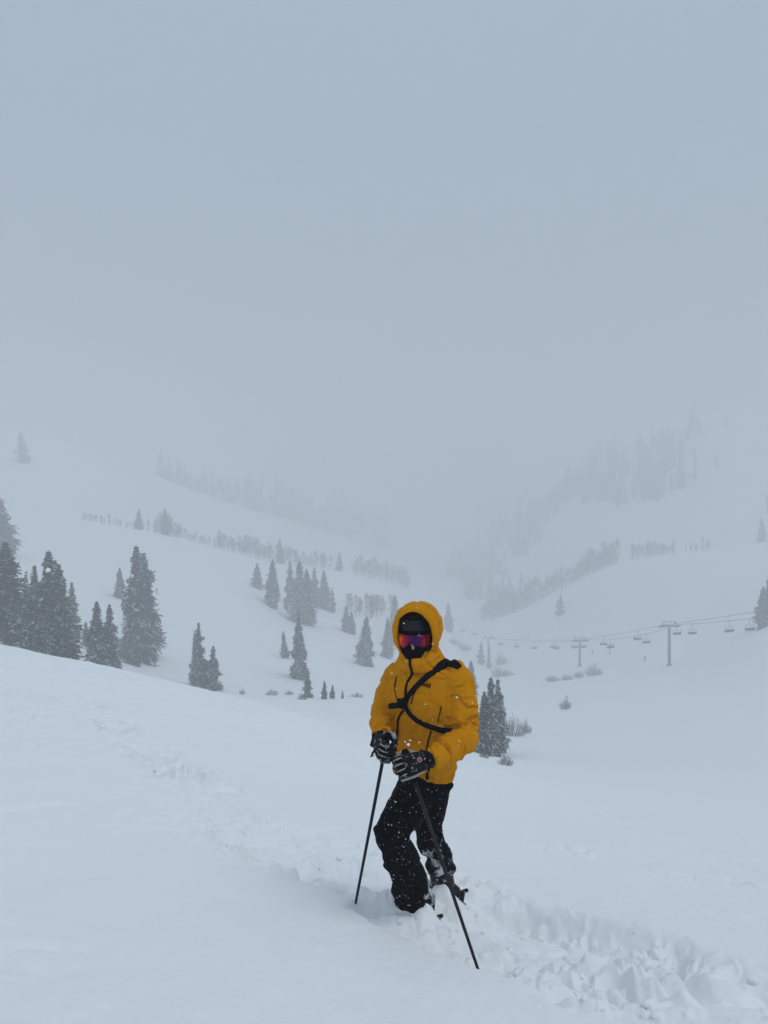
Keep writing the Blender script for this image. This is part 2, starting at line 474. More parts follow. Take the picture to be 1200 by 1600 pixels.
def near_detail(X, Y):
    r = np.hypot(X, Y)
    fade = 1 - sstep(14, 30, r)
    d = 0.040 * fbm(X * 0.55, Y * 0.55, o=3, s=1) + 0.020 * fbm(X * 1.7 + Y * .5, Y * 1.5, o=3, s=5) + 0.0045 * fbm(X * 11, Y * 9, o=3, s=9)
    # wind-packed scallops and old half-filled tracks in patches
    pm = sstep(-.05, .4, fbm(X * .7 + 9, Y * .7, o=2, s=78))
    d = d + pm * (.022 * np.abs(vnoise(X * 3.2 + .8 * vnoise(X, Y, s=79), Y * 4.4, s=80)) + .010 * np.abs(vnoise(X * 8, Y * 9, s=81)))
    # soft dimples of fallen powder
    wl = worley(X * 3.1, Y * 3.1, 31)
    dm = sstep(0.35, 0.0, wl) * sstep(0.25, 0.6, fbm(X * .9, Y * .9, o=2, s=77))
    d = d - 0.018 * dm
    warpx = X + 0.09 * vnoise(X * 3, Y * 3, s=40) + 0.03 * vnoise(X * 9, Y * 9, s=41)
    warpy = Y + 0.09 * vnoise(X * 3, Y * 3, s=42) + 0.03 * vnoise(X * 9, Y * 9, s=43)
    rough = np.zeros_like(X); dep = np.zeros_like(X)
    for pl, edge in ((TRENCH, .38), (TRENCH2, .5), (CHURN, .8), (CHURN2, .8), (RTRK, .9), (LTRK, .8), (UPTRK, .9)):
        bd, W_, D, Q = track_eval(warpx, warpy, pl)
        m = 1 - sstep(1 - edge, 1.0 + .15, bd / np.maximum(W_, 1e-3))
        dep = np.maximum(dep, D * m)
        rough = np.maximum(rough, Q * (1 - sstep(.5, 1.35, bd / np.maximum(W_, 1e-3))))
    b1_ = np.minimum(np.abs(vnoise(warpx * 3.1, warpy * 3.1, s=61) + .25 * vnoise(warpx * 7, warpy * 7, s=67)), .55); b2_ = np.minimum(np.abs(vnoise(warpx * 6.6 + 3, warpy * 6.6, s=62) + .25 * vnoise(warpx * 15, warpy * 15, s=68)), .6); b3_ = np.abs(vnoise(warpx * 18 + 5, warpy * 18, s=63))
    patch = 0.30 + 0.70 * sstep(-.25, .35, fbm(X * 2.2, Y * 2.2, o=2, s=60))
    chunk = sstep(.25, .6, vnoise(warpx * 11, warpy * 11, s=64)) + .7 * sstep(.3, .55, vnoise(warpx * 19, warpy * 19, s=65))
    d = d - dep + rough * patch * (0.15 * (b1_ - .3) + 0.09 * (b2_ - .3) + 0.028 * (b3_ - .3) + 0.022 * chunk)
    # a soft mound of displaced powder over the front ski, banked against the shin
    for (mx_, my_, ms, mh) in ((0.02, 4.28, .15, .07), (0.10, 4.20, .10, .05), (.34, 4.62, .12, .05), (.20, 4.10, .20, .085), (.38, 4.42, .20, .145), (.12, 4.16, .12, .05)):
        d = d + mh * np.exp(-((X - mx_) ** 2 + (Y - my_) ** 2) / (2 * ms * ms) * 2) * (1 + .35 * vnoise(X * 9, Y * 9, s=66) + .4 * np.minimum(np.abs(vnoise(X * 16, Y * 16, s=69)), .5) - .1)
    return d * fade, rough * fade

def far_detail(X, Y):
    r = np.hypot(X, Y)
    f = sstep(30, 120, r)
    return f * (0.9 * fbm(X * .03, Y * .03, o=3, s=90) + 0.10 * fbm(X * .2, Y * .2, o=2, s=95))

def ground(X, Y):
    X = np.atleast_1d(np.asarray(X, float)); Y = np.atleast_1d(np.asarray(Y, float))
    return base(X, Y) + near_detail(X, Y)[0] + far_detail(X, Y)

def gz(x, y): return float(ground(x, y)[0])

def build_ground():
    front = np.linspace(-R(33), R(33), 560)
    side = np.linspace(R(33), 2 * math.pi - R(33), 130)[1:-1]
    th = np.concatenate([front, side]); th = np.where(th > math.pi, th - 2 * math.pi, th)
    lr = np.concatenate([np.linspace(math.log(.4), math.log(2.4), 40, endpoint=False),
                         np.linspace(math.log(2.4), math.log(6.5), 300, endpoint=False),
                         np.linspace(math.log(6.5), math.log(20), 180, endpoint=False),
                         np.linspace(math.log(20), math.log(1450), 330)])
    T, L = np.meshgrid(th, lr)
    r = np.exp(L)
    X, Y = r * np.sin(T), r * np.cos(T)
    Z = base_polar(T, L)
    nd = np.zeros_like(Z); msk = r < 31
    rows = msk.all(axis=1)
    nd[rows] = near_detail(X[rows], Y[rows])[0]
    Z = Z + nd + far_detail(X, Y)
    nr, nc = Z.shape
    co = np.stack([X, Y, Z], -1).reshape(-1, 3)
    idx = np.arange(nr * nc).reshape(nr, nc)
    a = idx[:-1]; b = idx[1:]
    q = np.stack([a, np.roll(a, -1, 1), np.roll(b, -1, 1), b], -1).reshape(-1, 4)[:, ::-1]
    co = np.vstack([co, [[0, 0, -1.52]]])
    ci = len(co) - 1
    tri = [(int(idx[0, k]), int(ci), int(idx[0, (k + 1) % nc])) for k in range(nc)]
    me = bpy.data.meshes.new('snow_ground')
    nq, ntr = len(q), len(tri)
    me.vertices.add(len(co)); me.vertices.foreach_set('co', co.astype(np.float32).ravel())
    loops = np.concatenate([q.ravel(), np.array(tri).ravel()]).astype(np.int32)
    me.loops.add(len(loops)); me.loops.foreach_set('vertex_index', loops)
    st = np.concatenate([np.arange(nq) * 4, nq * 4 + np.arange(ntr) * 3]).astype(np.int32)
    me.polygons.add(nq + ntr)
    me.polygons.foreach_set('loop_start', st)
    me.polygons.foreach_set('use_smooth', np.ones(nq + ntr, dtype=bool))
    me.update(calc_edges=True); me.validate()
    me.materials.append(M['snow'])
    o = link('snow_ground', me)
    tag(o, 'deep white snow covering the knoll, the valley and the mountainsides', None, None, 'structure')
    return o
build_ground()

def hit(px, py, ymin, ymax=1300):
    """where the sight line meets the bare terrain beyond ymin"""
    Y = np.exp(np.linspace(math.log(ymin), math.log(ymax), 900))
    X = (px - 600) / FPX * Y
    zr = -(py - 800) / FPX * Y
    g = base(X, Y)
    b = np.nonzero(zr <= g)[0]
    return float(Y[b[0]]) if len(b) else None

# ------------------------------------------------------------------ haze
def build_haze():
    m = bpy.data.materials.new('snowfall_haze'); m.use_nodes = True
    n = m.node_tree.nodes; n.remove(n['Principled BSDF'])
    v = n.new('ShaderNodeVolumePrincipled')
    v.inputs['Color'].default_value = (0.895, 0.905, 0.91, 1)
    v.inputs['Density'].default_value = HAZE
    v.inputs['Anisotropy'].default_value = 0.0
    m.node_tree.links.new(v.outputs[0], n['Material Output'].inputs['Volume'])
    mb = MB()
    mb.box((0, 0, 22), (1600, 0, 0), (0, 1600, 0), (0, 0, 138))
    o = mb.build('haze', m, smooth=False)
    tag(o, 'pale haze of falling snow filling the whole valley', None, None, 'stuff')
build_haze()

# ------------------------------------------------------------------ trees
def conifer_mesh(seed, levels, per, slim, ragged=0.25, frost=0.28, bare=0.05, lean=0.0):
    """crown of drooping needle sprays, 1 m tall, with trunk returned separately"""
    rd = random.Random(seed)
    v, f, mi = [], [], []
    def quadspray(p, d, length, width, droop):
        side = d.cross(Vector((0, 0, 1))).normalized()
        n = 2
        pts = []
        for i in range(n + 1):
            t = i / n
            q = p + d * length * t + Vector((0, 0, -droop * length * t * t))
            wd = width * (0.35 + 0.9 * math.sin(math.pi * min(1, t * .8 + .12))) * (1 - .75 * t * t)
            wob = Vector((0, 0, rd.uniform(-.3, .3) * width))
            pts.append((q - side * wd * rd.uniform(.7, 1.2) + Vector((0, 0, -wd * .55)), q + wob * .3, q + side * wd * rd.uniform(.7, 1.2) + Vector((0, 0, -wd * .55))))
        s0 = len(v)
        for tr in pts: v.extend(tr)
        m = 1 if rd.random() < frost else 0
        for i in range(n):
            a = s0 + i * 3
            f.append((a, a + 1, a + 4, a + 3)); mi.append(m)
            f.append((a + 1, a + 2, a + 5, a + 4)); mi.append(m if rd.random() < .7 else 0)
    ph = rd.uniform(0, 6.28)
    lob = [rd.uniform(.62, 1.18) for _ in range(9)]
    for L in range(levels):
        h = bare + (1 - bare) * (L + rd.uniform(-.4, .4)) / levels
        if h >= .985: continue
        prof = (min(1, (1 - h) * 1.12)) ** 0.68 * (0.70 + .30 * min(1, (h + .02) / .18)) + .02
        prof *= 1 + ragged * mnoise.noise(Vector((h * 14, seed * 3.1, 0)))
        n = max(4, int(per * (0.45 + prof * .9)))
        for k in range(n):
            a = ph + L * 2.4 + 2 * math.pi * k / n + rd.uniform(-.35, .35)
            lb = lob[int((a % 6.283) / 6.283 * 9) % 9]
            gap = 1 + .5 * mnoise.noise(Vector((math.cos(a) * 1.6, math.sin(a) * 1.6, h * 9 + seed)))
            ln = slim * max(.12, prof) * lb * gap * rd.uniform(.75, 1.12)
            d = Vector((math.cos(a), math.sin(a), rd.uniform(-.05, .25) + h * .35)).normalized()
            quadspray(Vector((lean * h * h, 0, h + rd.uniform(-.008, .008))), d, ln, .011 + ln * .15, rd.uniform(.35, .95))
            for q_ in range(2):      # tufts turned up or down along the bough
                tt = rd.uniform(.3, .95)
                d3 = (d + Vector((rd.uniform(-1, 1), rd.uniform(-1, 1), rd.uniform(-1.3, .9)))).normalized()
                quadspray(Vector((lean * h * h, 0, h)) + d * ln * tt + Vector((0, 0, -.4 * ln * tt * tt)), d3, ln * .22 + .012, .010 + ln * .05, rd.uniform(.2, .7))
            if ln > slim * .45 and rd.random() < .6:      # side spray
                d2 = (d + Vector((-d.y, d.x, 0)) * rd.choice((-.8, .8))).normalized()
                quadspray(Vector((lean * h * h, 0, h)) + d * ln * .35 + Vector((0, 0, -.1 * ln)), d2, ln * .5, .014 + ln * .14, rd.uniform(.3, .7))
    # leader
    quadspray(Vector((lean, 0, .95)), Vector((.12, .05, 1)).normalized(), .055, .008, 0)
    quadspray(Vector((lean, 0, .95)), Vector((-.1, .08, 1)).normalized(), .045, .008, 0)
    return mesh_from('conifer_crown', v, f, [M['needle'], M['frost']], mi)

def trunk_mesh(lean=0.0):
    mb = MB()
    mb.tube([(0, 0, -.06), (lean * .04, 0, .2), (lean * .36, 0, .6), (lean * .95, 0, .97)], [.021, .017, .010, .002], 7)
    return mb.mesh('conifer_trunk', [M['bark']])

CROWN = [conifer_mesh(i + 1, 74, 13, s, rg, fr) for i, (s, rg, fr) in enumerate(((.150, .5, .30), (.17, .55, .26), (.135, .65, .38), (.19, .5, .24), (.16, .7, .34)))]
CROWN_SNAG = [conifer_mesh(31, 50, 9, .085, .6, .4, .06, -.10), conifer_mesh(32, 46, 9, .10, .7, .45, .05, .02)]
CROWN_FAR = [conifer_mesh(41 + i, 26, 7, s, .35, .22) for i, s in enumerate((.15, .18, .22))]
CROWN_TWIN = CROWN[0]
TRUNK = trunk_mesh(); TRUNK_SNAG = trunk_mesh(-.10)
# a far copy is a single mesh: crown and trunk joined
def far_mesh(i):
    me = CROWN_FAR[i]
    v = [tuple(p.co) for p in me.vertices]; f = [tuple(p.vertices) for p in me.polygons]; mi = [p.material_index for p in me.polygons]
    n = len(v)
    for p in TRUNK.vertices: v.append(tuple(p.co))
    for p in TRUNK.polygons: f.append(tuple(q + n for q in p.vertices)); mi.append(2)
    return mesh_from('far_conifer', v, f, [M['needle'], M['frost'], M['bark']], mi)
FARM = [far_mesh(i) for i in range(3)]

def conifer(px, top, bot, label, ymin=40, Y=None, var=None, wide=1.0, group='conifers standing on the snowy slopes', name='conifer_tree'):
    if Y is None: Y = hit(px, bot, ymin) or 300
    X = (px - 600) / FPX * Y
    z = gz(X, Y)
    H = (bot - top) / FPX * Y if Y else 10
    H = -(top - 800) / FPX * Y - z
    i = random.randrange(5) if var is None else var
    t = empty(name, (X, Y, z - .1), random.uniform(0, 6.28))
    if i >= 10: t.rotation_euler = (0, 0, random.uniform(-.4, .4))
    if group == G1: wide *= 1.18
    t.scale = (H * wide, H * wide, H)
    tag(t, label, 'conifer', group)
    link('crown', CROWN_SNAG[i - 10] if i >= 10 else CROWN[i], t)
    link('trunk', TRUNK_SNAG if i == 10 else TRUNK, t)
    return t

conifer_extra = [(22, 925, 'dense conifer filling the gap right of the broad one at the left edge', 90, 3, 1.2), (47, 930, 'shaggy conifer low between the grey snag and the joined spires', 94, 1, 1.3), (96, 940, 'rounded conifer low at the foot of the shorter joined spire', 90, 3, 1.25)]
G1 = 'conifers behind the crest at the left edge'
conifer(-4, 772, 868, 'tall conifer at the left edge standing highest, above the dark clump', 100, var=3, wide=1.25, group=G1)
conifer(20, 848, 866, 'stubby conifer at the foot of the highest left edge tree', 100, var=3, wide=1.6, group=G1)
conifer(8, 845, 0, 'dark broad conifer cut by the left edge, rising straight behind the snow crest', Y=98, var=1, wide=1.25, group=G1)
conifer(-22, 900, 0, 'conifer mostly outside the left edge beside the dark broad one', Y=92, var=3, wide=1.2, group=G1)
conifer(30, 935, 0, 'lower frosted conifer in front of the dark broad one at the left edge', Y=86, var=2, wide=1.25, group=G1)
conifer(39, 890, 0, 'thin grey snag with sparse twigs in the clump by the left edge', Y=110, var=11, group=G1)
conifer(54, 881, 0, 'narrow pointed conifer between the dark broad one and the paired spires', Y=104, var=2, group=G1)
conifer(76, 857, 0, 'sharp dark spire, taller of the two joined spires in the left clump', Y=100, var=0, wide=1.05, group=G1)
conifer(91, 879, 0, 'shorter spire joined to the right side of the sharp dark spire', Y=98, var=1, wide=1.0, group=G1)
conifer(66, 955, 0, 'small whitened conifer low in front of the joined spires', Y=84, var=4, wide=1.2, group=G1)
conifer(112, 908, 1002, 'slim pale conifer at the right end of the left clump', 100, var=2, group=G1)
conifer(104, 985, 0, 'low bushy conifer just over the crest under the slim pale one', Y=88, var=3, wide=1.5, group=G1)
conifer(134, 970, 1008, 'little conifer between the left clump and the twin frosted conifers', 80, var=4, wide=1.1, group=G1)
for px_, tp_, lb_, Y_, vr_, wd_ in conifer_extra: conifer(px_, tp_, 0, lb_, Y=Y_, var=vr_, wide=wd_, group=G1)
G2 = 'conifers on the near left slope'
conifer(151, 937, 1042, 'left one of the twin frosted conifers just behind the snow crest', 60, var=0, wide=1.1, group=G2)
conifer(171, 942, 1046, 'right one of the twin frosted conifers just behind the snow crest', 60, var=4, wide=1.05, group=G2)
conifer(187, 886, 936, 'small conifer up the slope left of the tallest left tree', 100, var=1, wide=1.2, group=G2)
conifer(213, 849, 1030, 'tallest lone conifer on the left slope, dark and full to the ground', 80, var=0, wide=.95, group=G2)
conifer(224, 862, 1022, 'conifer grown into the right side of the tallest left slope tree', 80, var=1, wide=1.0, group=G2)
conifer(209, 978, 1036, 'short conifer at the foot of the tallest left slope tree', 70, var=3, wide=1.25, group=G2)
conifer(310, 971, 1068, 'ragged half-bare conifer, taller of the pair above the bench', 70, var=2, wide=.95, group=G2)
conifer(303, 982, 1068, 'bare thin snag leaning against the ragged conifer of the pair', 70, var=11, group=G2)
conifer(333, 1008, 1074, 'frosted conifer, shorter of the pair above the bench', 70, var=4, wide=1.25, group=G2)
conifer(323, 1030, 1072, 'low conifer filling the gap between the pair above the bench', 70, var=3, wide=1.2, group=G2)
G3 = 'conifers on the middle left shoulder'
conifer(402, 879, 920, 'small conifer at the upper left end of the shoulder clump', 180, var=1, wide=1.35, group=G3)
conifer(426, 872, 950, 'broad full conifer second from the upper left in the shoulder clump', 180, var=3, wide=1.1, group=G3)
conifer(453, 876, 948, 'slender conifer in the middle of the shoulder clump', 180, var=2, wide=1.15, group=G3)
conifer(468, 875, 972, 'tallest conifer in the middle of the shoulder clump', 180, var=0, wide=1.1, group=G3)
conifer(479, 888, 974, 'dark conifer leaning on the tallest of the shoulder clump', 180, var=1, wide=1.1, group=G3)
conifer(491, 886, 950, 'paler conifer behind the right half of the shoulder clump', 180, var=4, wide=1.1, group=G3)
conifer(506, 890, 952, 'wide-skirted conifer right of the shoulder clump middle', 180, var=3, wide=1.2, group=G3)
conifer(519, 918, 958, 'short narrow conifer ending the shoulder clump on the right', 180, var=2, wide=1.1, group=G3)
conifer(448, 935, 955, 'small conifer tucked under the slender one in the shoulder clump', 170, var=3, wide=1.4, group=G3)
G4 = 'conifers of the middle slope'
conifer(446, 984, 1030, 'leaning dead-topped conifer touching the shaggy column tree', 120, var=11, wide=1.7, group=G4).rotation_euler = (0, R(-9), 1.0)
conifer(466, 955, 1060, 'shaggy column-shaped conifer alone in the middle slope', 120, var=2, wide=1.0, group=G4)
conifer(470, 985, 1062, 'conifer fused into the side of the shaggy column tree', 120, var=0, wide=1.1, group=G4)
conifer(481, 1048, 1092, 'small conifer below the shaggy column tree', 90, var=4, wide=1.2, group=G4)
conifer(507, 1062, 1094, 'largest of three little conifers in a row on the bench', 80, var=1, wide=1.1, group=G4)
conifer(520, 1069, 1094, 'middle one of three little conifers in a row on the bench', 80, var=3, wide=1.2, group=G4)
conifer(535, 1077, 1094, 'tiniest of three little conifers in a row on the bench', 80, var=2, wide=1.1, group=G4)
conifer(541, 944, 988, 'conifer of the close couple below the aspen row', 150, var=3, wide=1.15, group=G4)
conifer(549, 955, 990, 'shorter, right one of the close couple below the aspen row', 150, var=1, wide=1.2, group=G4)
conifer(573, 962, 1040, 'full pyramid-shaped conifer left of the skier, alone on the slope', 130, var=3, wide=1.05, group=G4)
conifer(606, 964, 1030, 'conifer partly behind the skier, nearest to his jacket shoulder', 150, var=1, wide=1.05, group=G4)
conifer(617, 929, 1008, 'tall faint conifer just left of the yellow hood', 200, var=0, wide=1.05, group=G4)
conifer(634, 985, 1040, 'conifer hidden behind the skier with its edge beside the helmet', 150, var=2, group=G4)
G5 = 'conifers in the gully right of the skier'
conifer(700, 941, 984, 'pale conifer just right of the yellow hood', 250, var=3, wide=1.1, group=G5)
conifer(736, 1031, 1092, 'conifer touching the skier left shoulder outline', 90, var=1, wide=1.1, group=G5)
conifer(752, 1001, 1040, 'slim conifer under the farthest lift tower', 200, var=2, wide=1.2, group=G5)
conifer(764, 1008, 1046, 'bare snag beside the farthest lift tower foot', 200, var=11, wide=1.2, group=G5)
conifer(767, 1055, 1174, 'left spire of the twin spires next to the yellow sleeve', 60, var=0, wide=1.05, group=G5)
conifer(778, 1059, 1172, 'right spire of the twin spires next to the yellow sleeve', 60, var=2, wide=1.05, group=G5)
conifer(757, 1078, 1176, 'conifer behind the yellow elbow, left of the twin spires', 60, var=1, wide=1.1, group=G5)
conifer(784, 1082, 1130, 'small conifer on the right flank of the twin spires', 80, var=3, wide=.9, group=G5)
conifer(770, 1120, 1177, 'dark low conifer at the foot of the twin spires', 60, var=4, wide=1.3, group=G5)
G6 = 'conifers on the open right slope'
conifer(876, 928, 959, 'lone conifer standing in the open snow of the right slope', 250, var=4, wide=1.5, group=G6)
conifer(1193, 915, 980, 'conifer at the right edge above the end of the lift cable', 120, var=3, wide=1.0, group=G6)
conifer(1204, 890, 975, 'taller conifer cut by the right edge above the lift cable', 120, var=1, wide=1.0, group=G6)
conifer(1190, 808, 846, 'single conifer on the right ridge close to the picture edge', 330, var=1, wide=1.1, group=G6)
conifer(1203, 760, 800, 'conifer high on the right edge, half out of view in fog', 420, var=3, group=G6)
G7 = 'scattered conifers high on the right mountainside'
for px, tp, bt, lb in ((1049, 737, 766, 'left one of three spaced conifers below the fog on the far right slope'),
                       (1066, 719, 763, 'tallest of three spaced conifers below the fog on the far right slope'),
                       (1086, 722, 749, 'right one of three spaced conifers below the fog on the far right slope'),
                       (1120, 706, 733, 'solitary conifer farthest right under the fog on the mountainside'),
                       (1015, 746, 782, 'conifer at the lower end of the far right forest'),
                       (970, 742, 784, 'conifer standing clear at the lower rim of the far right forest'),
                       (922, 755, 784, 'small conifer at the lower left rim of the far right forest'),
                       (1133, 648, 668, 'faint conifer almost lost in fog, topmost on the right mountainside')):
    conifer(px, tp, bt, lb, 520, group=G7, wide=1.15)
conifer(37, 674, 722, 'tilted broad snag fading into fog high on the left slope', 480, var=2, wide=1.7, group='conifers along the left ridge').rotation_euler = (0, R(-7), 0)
conifer(217, 794, 828, 'conifer standing above the aspen row on the left ridge', Y=352, var=1, wide=1.1, group='conifers along the left ridge')
conifer(257, 794, 838, 'wide conifer rising out of the round aspen clump on the left ridge', Y=358, var=3, wide=1.1, group='conifers along the left ridge')
conifer(437, 842, 886, 'dusky conifer in the aspen belt at the ridge above the shoulder clump', Y=400, var=1, wide=1.2, group='conifers along the left ridge')
conifer(531, 862, 896, 'conifer ending the left aspen belt above the centre of the valley', Y=425, var=3, wide=1.1, group='conifers along the left ridge')

# far forests in the fog: the nearest trees as individuals, the mass behind as one wood each
LOWV, LOWF = [], []
def low_conifer(seed):
    rd = random.Random(seed); v, f = [], []
    for L in range(13):
        h = .04 + L / 13.6; r = .17 * (1 - h) ** .8 + .015
        for k in range(6):
            a = 6.283 * k / 6 + L * 1.1 + rd.uniform(-.4, .4); rr = r * rd.uniform(.6, 1.25)
            n = len(v); c, s_ = math.cos(a), math.sin(a); w_ = r * .6
            v += [(0, 0, h + .07), (c * rr - s_ * w_, s_ * rr + c * w_, h - .01 - rr * .3), (c * rr * 1.2, s_ * rr * 1.2, h + .005 - rr * .4), (c * rr + s_ * w_, s_ * rr - c * w_, h - .01 - rr * .3)]
            f += [(n, n + 1, n + 2), (n, n + 2, n + 3)]
    v += [(.03, 0, .9), (-.03, .01, .9), (0, 0, 1.02)]; f.append((len(v) - 3, len(v) - 2, len(v) - 1))
    return np.array(v), np.array(f)
LOW = [low_conifer(200 + i) for i in range(4)]
def far_wood(name, label, gen, n, ylo):
    pts = [gen() for _ in range(n)]
    VV, FF = [], []
    for px, py, H in pts:
        Y = hit(px, py, ylo)
        if Y is None or Y > 1200: continue
        X = (px - 600) / FPX * Y; z = gz(X, Y) - .3
        v, f = LOW[random.randrange(4)]
        H *= random.uniform(.65, 1.25); a = random.uniform(0, 6.28); sx = H * random.uniform(1.0, 1.4)
        c, s_ = math.cos(a) * sx, math.sin(a) * sx
        VV.append(np.stack([v[:, 0] * c - v[:, 1] * s_ + X, v[:, 0] * s_ + v[:, 1] * c + Y, v[:, 2] * H + z], 1)); FF.append(f)
    off = 0; fs = []
    for v, f in zip(VV, FF): fs.append(f + off); off += len(v)
    co = np.vstack(VV); q = np.vstack(fs)
    me = bpy.data.meshes.new(name)
    me.vertices.add(len(co)); me.vertices.foreach_set('co', co.astype(np.float32).ravel())
    me.loops.add(q.size); me.loops.foreach_set('vertex_index', q.ravel().astype(np.int32))
    me.polygons.add(len(q)); me.polygons.foreach_set('loop_start', (np.arange(len(q)) * 3).astype(np.int32))
    me.update(calc_edges=True); me.materials.append(M['needle'])
    tag(link(name, me), label, None, None, 'stuff')
def far_trees(n, gen, ylo, label, group):
    for _ in range(n):
        px, py, hgt = gen()
        Y = hit(px, py, ylo)
        if Y is None or Y > 1200: continue
        X = (px - 600) / FPX * Y
        o = link('far_conifer', FARM[random.randrange(3)])
        o.location = (X, Y, gz(X, Y) - .2)
        H = hgt * random.uniform(.7, 1.25); s_ = random.uniform(.9, 1.25)
        o.scale = (H * s_, H * s_, H); o.rotation_euler = (0, 0, random.uniform(0, 6.28))
        tag(o, label, 'conifer', group)
FU = ([700, 750, 795, 862, 948, 1047, 1090], [892, 838, 802, 768, 728, 682, 672])
FL = ([700, 730, 770, 800, 826, 850, 912, 1020, 1072, 1090], [900, 908, 896, 866, 838, 800, 778, 776, 758, 742])
def gen_right():
    while True:
        px = random.uniform(702, 1084)
        u, l = np.interp(px, *FU), np.interp(px, *FL)
        py = u + (l - u) * random.random()
        thin = .16 if px > 850 else .02
        px += random.gauss(0, 7); py += random.gauss(0, 7)
        if px > 1040 and random.random() < (px - 1040) / 60: continue
        if mnoise.noise(Vector((px * .030, py * .040, 4))) + .5 * mnoise.noise(Vector((px * .08, py * .09, 9))) > -thin: return px, py, random.uniform(9, 24)
def gen_edge():
    t = random.random()
    return 905 + 165 * t, float(np.interp(905 + 165 * t, *FL)) + random.gauss(2, 4), random.uniform(14, 22)
PATCH = [(822, 838, 17, 12), (808, 862, 14, 9), (775, 890, 16, 12), (760, 918, 14, 9), (788, 930, 20, 10), (742, 930, 10, 7), (850, 808, 16, 8), (735, 895, 10, 8), (720, 905, 10, 8)]
def gen_patch():
    cx, cyy, a, b = random.choice(PATCH)
    return cx + random.gauss(0, a * .7), cyy + random.gauss(0, b * .7), random.uniform(9, 15)
far_wood('distant_forest', 'fog-dimmed forest band climbing the far right mountainside', gen_right, 380, 560)
far_wood('brushy_thicket', 'hazy patches of scrub and young trees at the valley head right of the hood', gen_patch, 150, 505)
far_trees(24, gen_edge, 540, 'hazy conifer along the lower rim of the far right forest band', 'conifers on the rim of the far right forest')
def gen_left():
    while True:
        t = random.random() ** .6
        px, py = 240 + 370 * t, 752 + 108 * t - abs(random.gauss(0, 1)) * 22 * min(1, t * 1.6)
        if random.random() < .25 + t and mnoise.noise(Vector((px * .035, py * .03, 14))) > -.25: return px, py, random.uniform(12, 25)
far_wood('distant_wood', 'nearly invisible dark wood in the fog beyond the left ridge', gen_left, 330, 770)

# bare aspens
def aspen_mesh(seed):
    rd = random.Random(seed)
    mb = MB(); tw = MB()
    lean = rd.uniform(-.04, .04)
    mb.tube([(0, 0, -.05), (lean * .3, 0, .35), (lean, .01, .7), (lean * 1.2, 0, .96)], [.014, .011, .007, .002], 5)
    for k in range(42):
        h = .16 + .80 * rd.random() ** .8; a = rd.uniform(0, 6.28)
        ln = (.035 + .19 * max(0, math.sin(math.pi * min(1, (h - .02) / .99))) ** .8) * rd.uniform(.55, 1.15)
        p = Vector((lean * h, 0, h)); up_ = .45 + .5 * h + rd.uniform(-.2, .3)
        d = Vector((math.cos(a), math.sin(a), up_)).normalized()
        e = p + d * ln
        tw.bar(p, e, .006, .006)
        for q in range(6):
            t = rd.uniform(.3, 1); s = p.lerp(e, t)
            d2 = Vector((rd.uniform(-1, 1), rd.uniform(-1, 1), rd.uniform(.2, 1.1))).normalized()
            tw.bar(s, s + d2 * rd.uniform(.03, .075), .0042, .0042)
    return mb, tw
def aspen_joined(seed):
    a, b = aspen_mesh(seed)
    a.add(b.v, b.f, 1)
    return a.mesh('aspen_tree', [M['aspen'], M['twig']], smooth=False)
ASP = [aspen_joined(60 + i) for i in range(5)]
def aspens(pts, label, group):
    for (px, top, bot, Y) in pts:
        if Y is None: Y = hit(px, bot, 200) or 400
        X = (px - 600) / FPX * Y
        z = gz(X, Y)
        H = max(3.0, -(top - 800) / FPX * Y - z)
        o = link('aspen_tree', random.choice(ASP))
        o.location = (X, Y, z - .1); s = H * random.uniform(1.0, 1.4)
        o.scale = (s, s, H); o.rotation_euler = (0, 0, random.uniform(0, 6.28))
        tag(o, label, 'bare aspen', group)
def ridgeY(px):
    f = FEAT[9]
    return float(np.exp(pchip1([a[0] for a in f], [math.log(a[2]) for a in f], np.array([float(px)])))[0])
def ridgePy(px):
    f = FEAT[9]
    return float(pchip1([a[0] for a in f], [a[1] for a in f], np.array([float(px)]))[0])
def belt(x0, x1, n, h0, h1, back=(3, 14), taper=False):
    r = []
    for k in range(n):
        px = x0 + (x1 - x0) * (k + random.random()) / n
        hh = random.uniform(h0, h1) * random.choice((.6, .8, .9, 1, 1, 1.12))
        if taper: hh *= .45 + .55 * math.sin(math.pi * min(1, max(.02, (px - x0) / (x1 - x0))))
        Y = ridgeY(px) + random.uniform(*back)
        r.append((px, ridgePy(px) - hh, 0, Y))
    return r
aspens(belt(128, 232, 24, 8, 20), 'low bare aspen in the thin row along the upper left ridge', 'aspens in the thin upper left row')
aspens(belt(240, 284, 18, 22, 38, taper=True), 'bare aspen in the rounded clump on the left ridge', 'aspens in the rounded clump')
aspens(belt(284, 345, 12, 9, 18), 'small bare aspen on the ridge between the rounded clump and the wide belt', 'aspens between clump and belt')
aspens(belt(338, 425, 34, 20, 34), 'bare aspen in the wide belt on the ridge above the shoulder clump', 'aspens in the wide ridge belt')
aspens(belt(425, 520, 26, 14, 26), 'bare aspen in the right half of the ridge belt', 'aspens in the right half of the ridge belt')
aspens(belt(552, 640, 28, 20, 34, (2, 22)), 'bare aspen in the belt that runs down to the valley head', 'aspens running down to the valley head')
aspens([(random.uniform(538, 618), random.uniform(926, 940), random.uniform(955, 968), None) for _ in range(24)], 'thin pale aspen in the sparse row left of the yellow hood', 'aspens left of the hood')
aspens(belt(800, 966, 64, 22, 42, (2, 22)), 'brownish bare aspen in the long row climbing the right ridge', 'aspens in the long right row')
aspens(belt(752, 806, 40, 26, 52, (4, 40), taper=True), 'brownish bare aspen at the low end of the right ridge row', 'aspens at the low end of the right row')
aspens(belt(985, 1056, 22, 14, 30), 'bare aspen in the grove on the right ridge crest', 'aspens in the right crest grove')
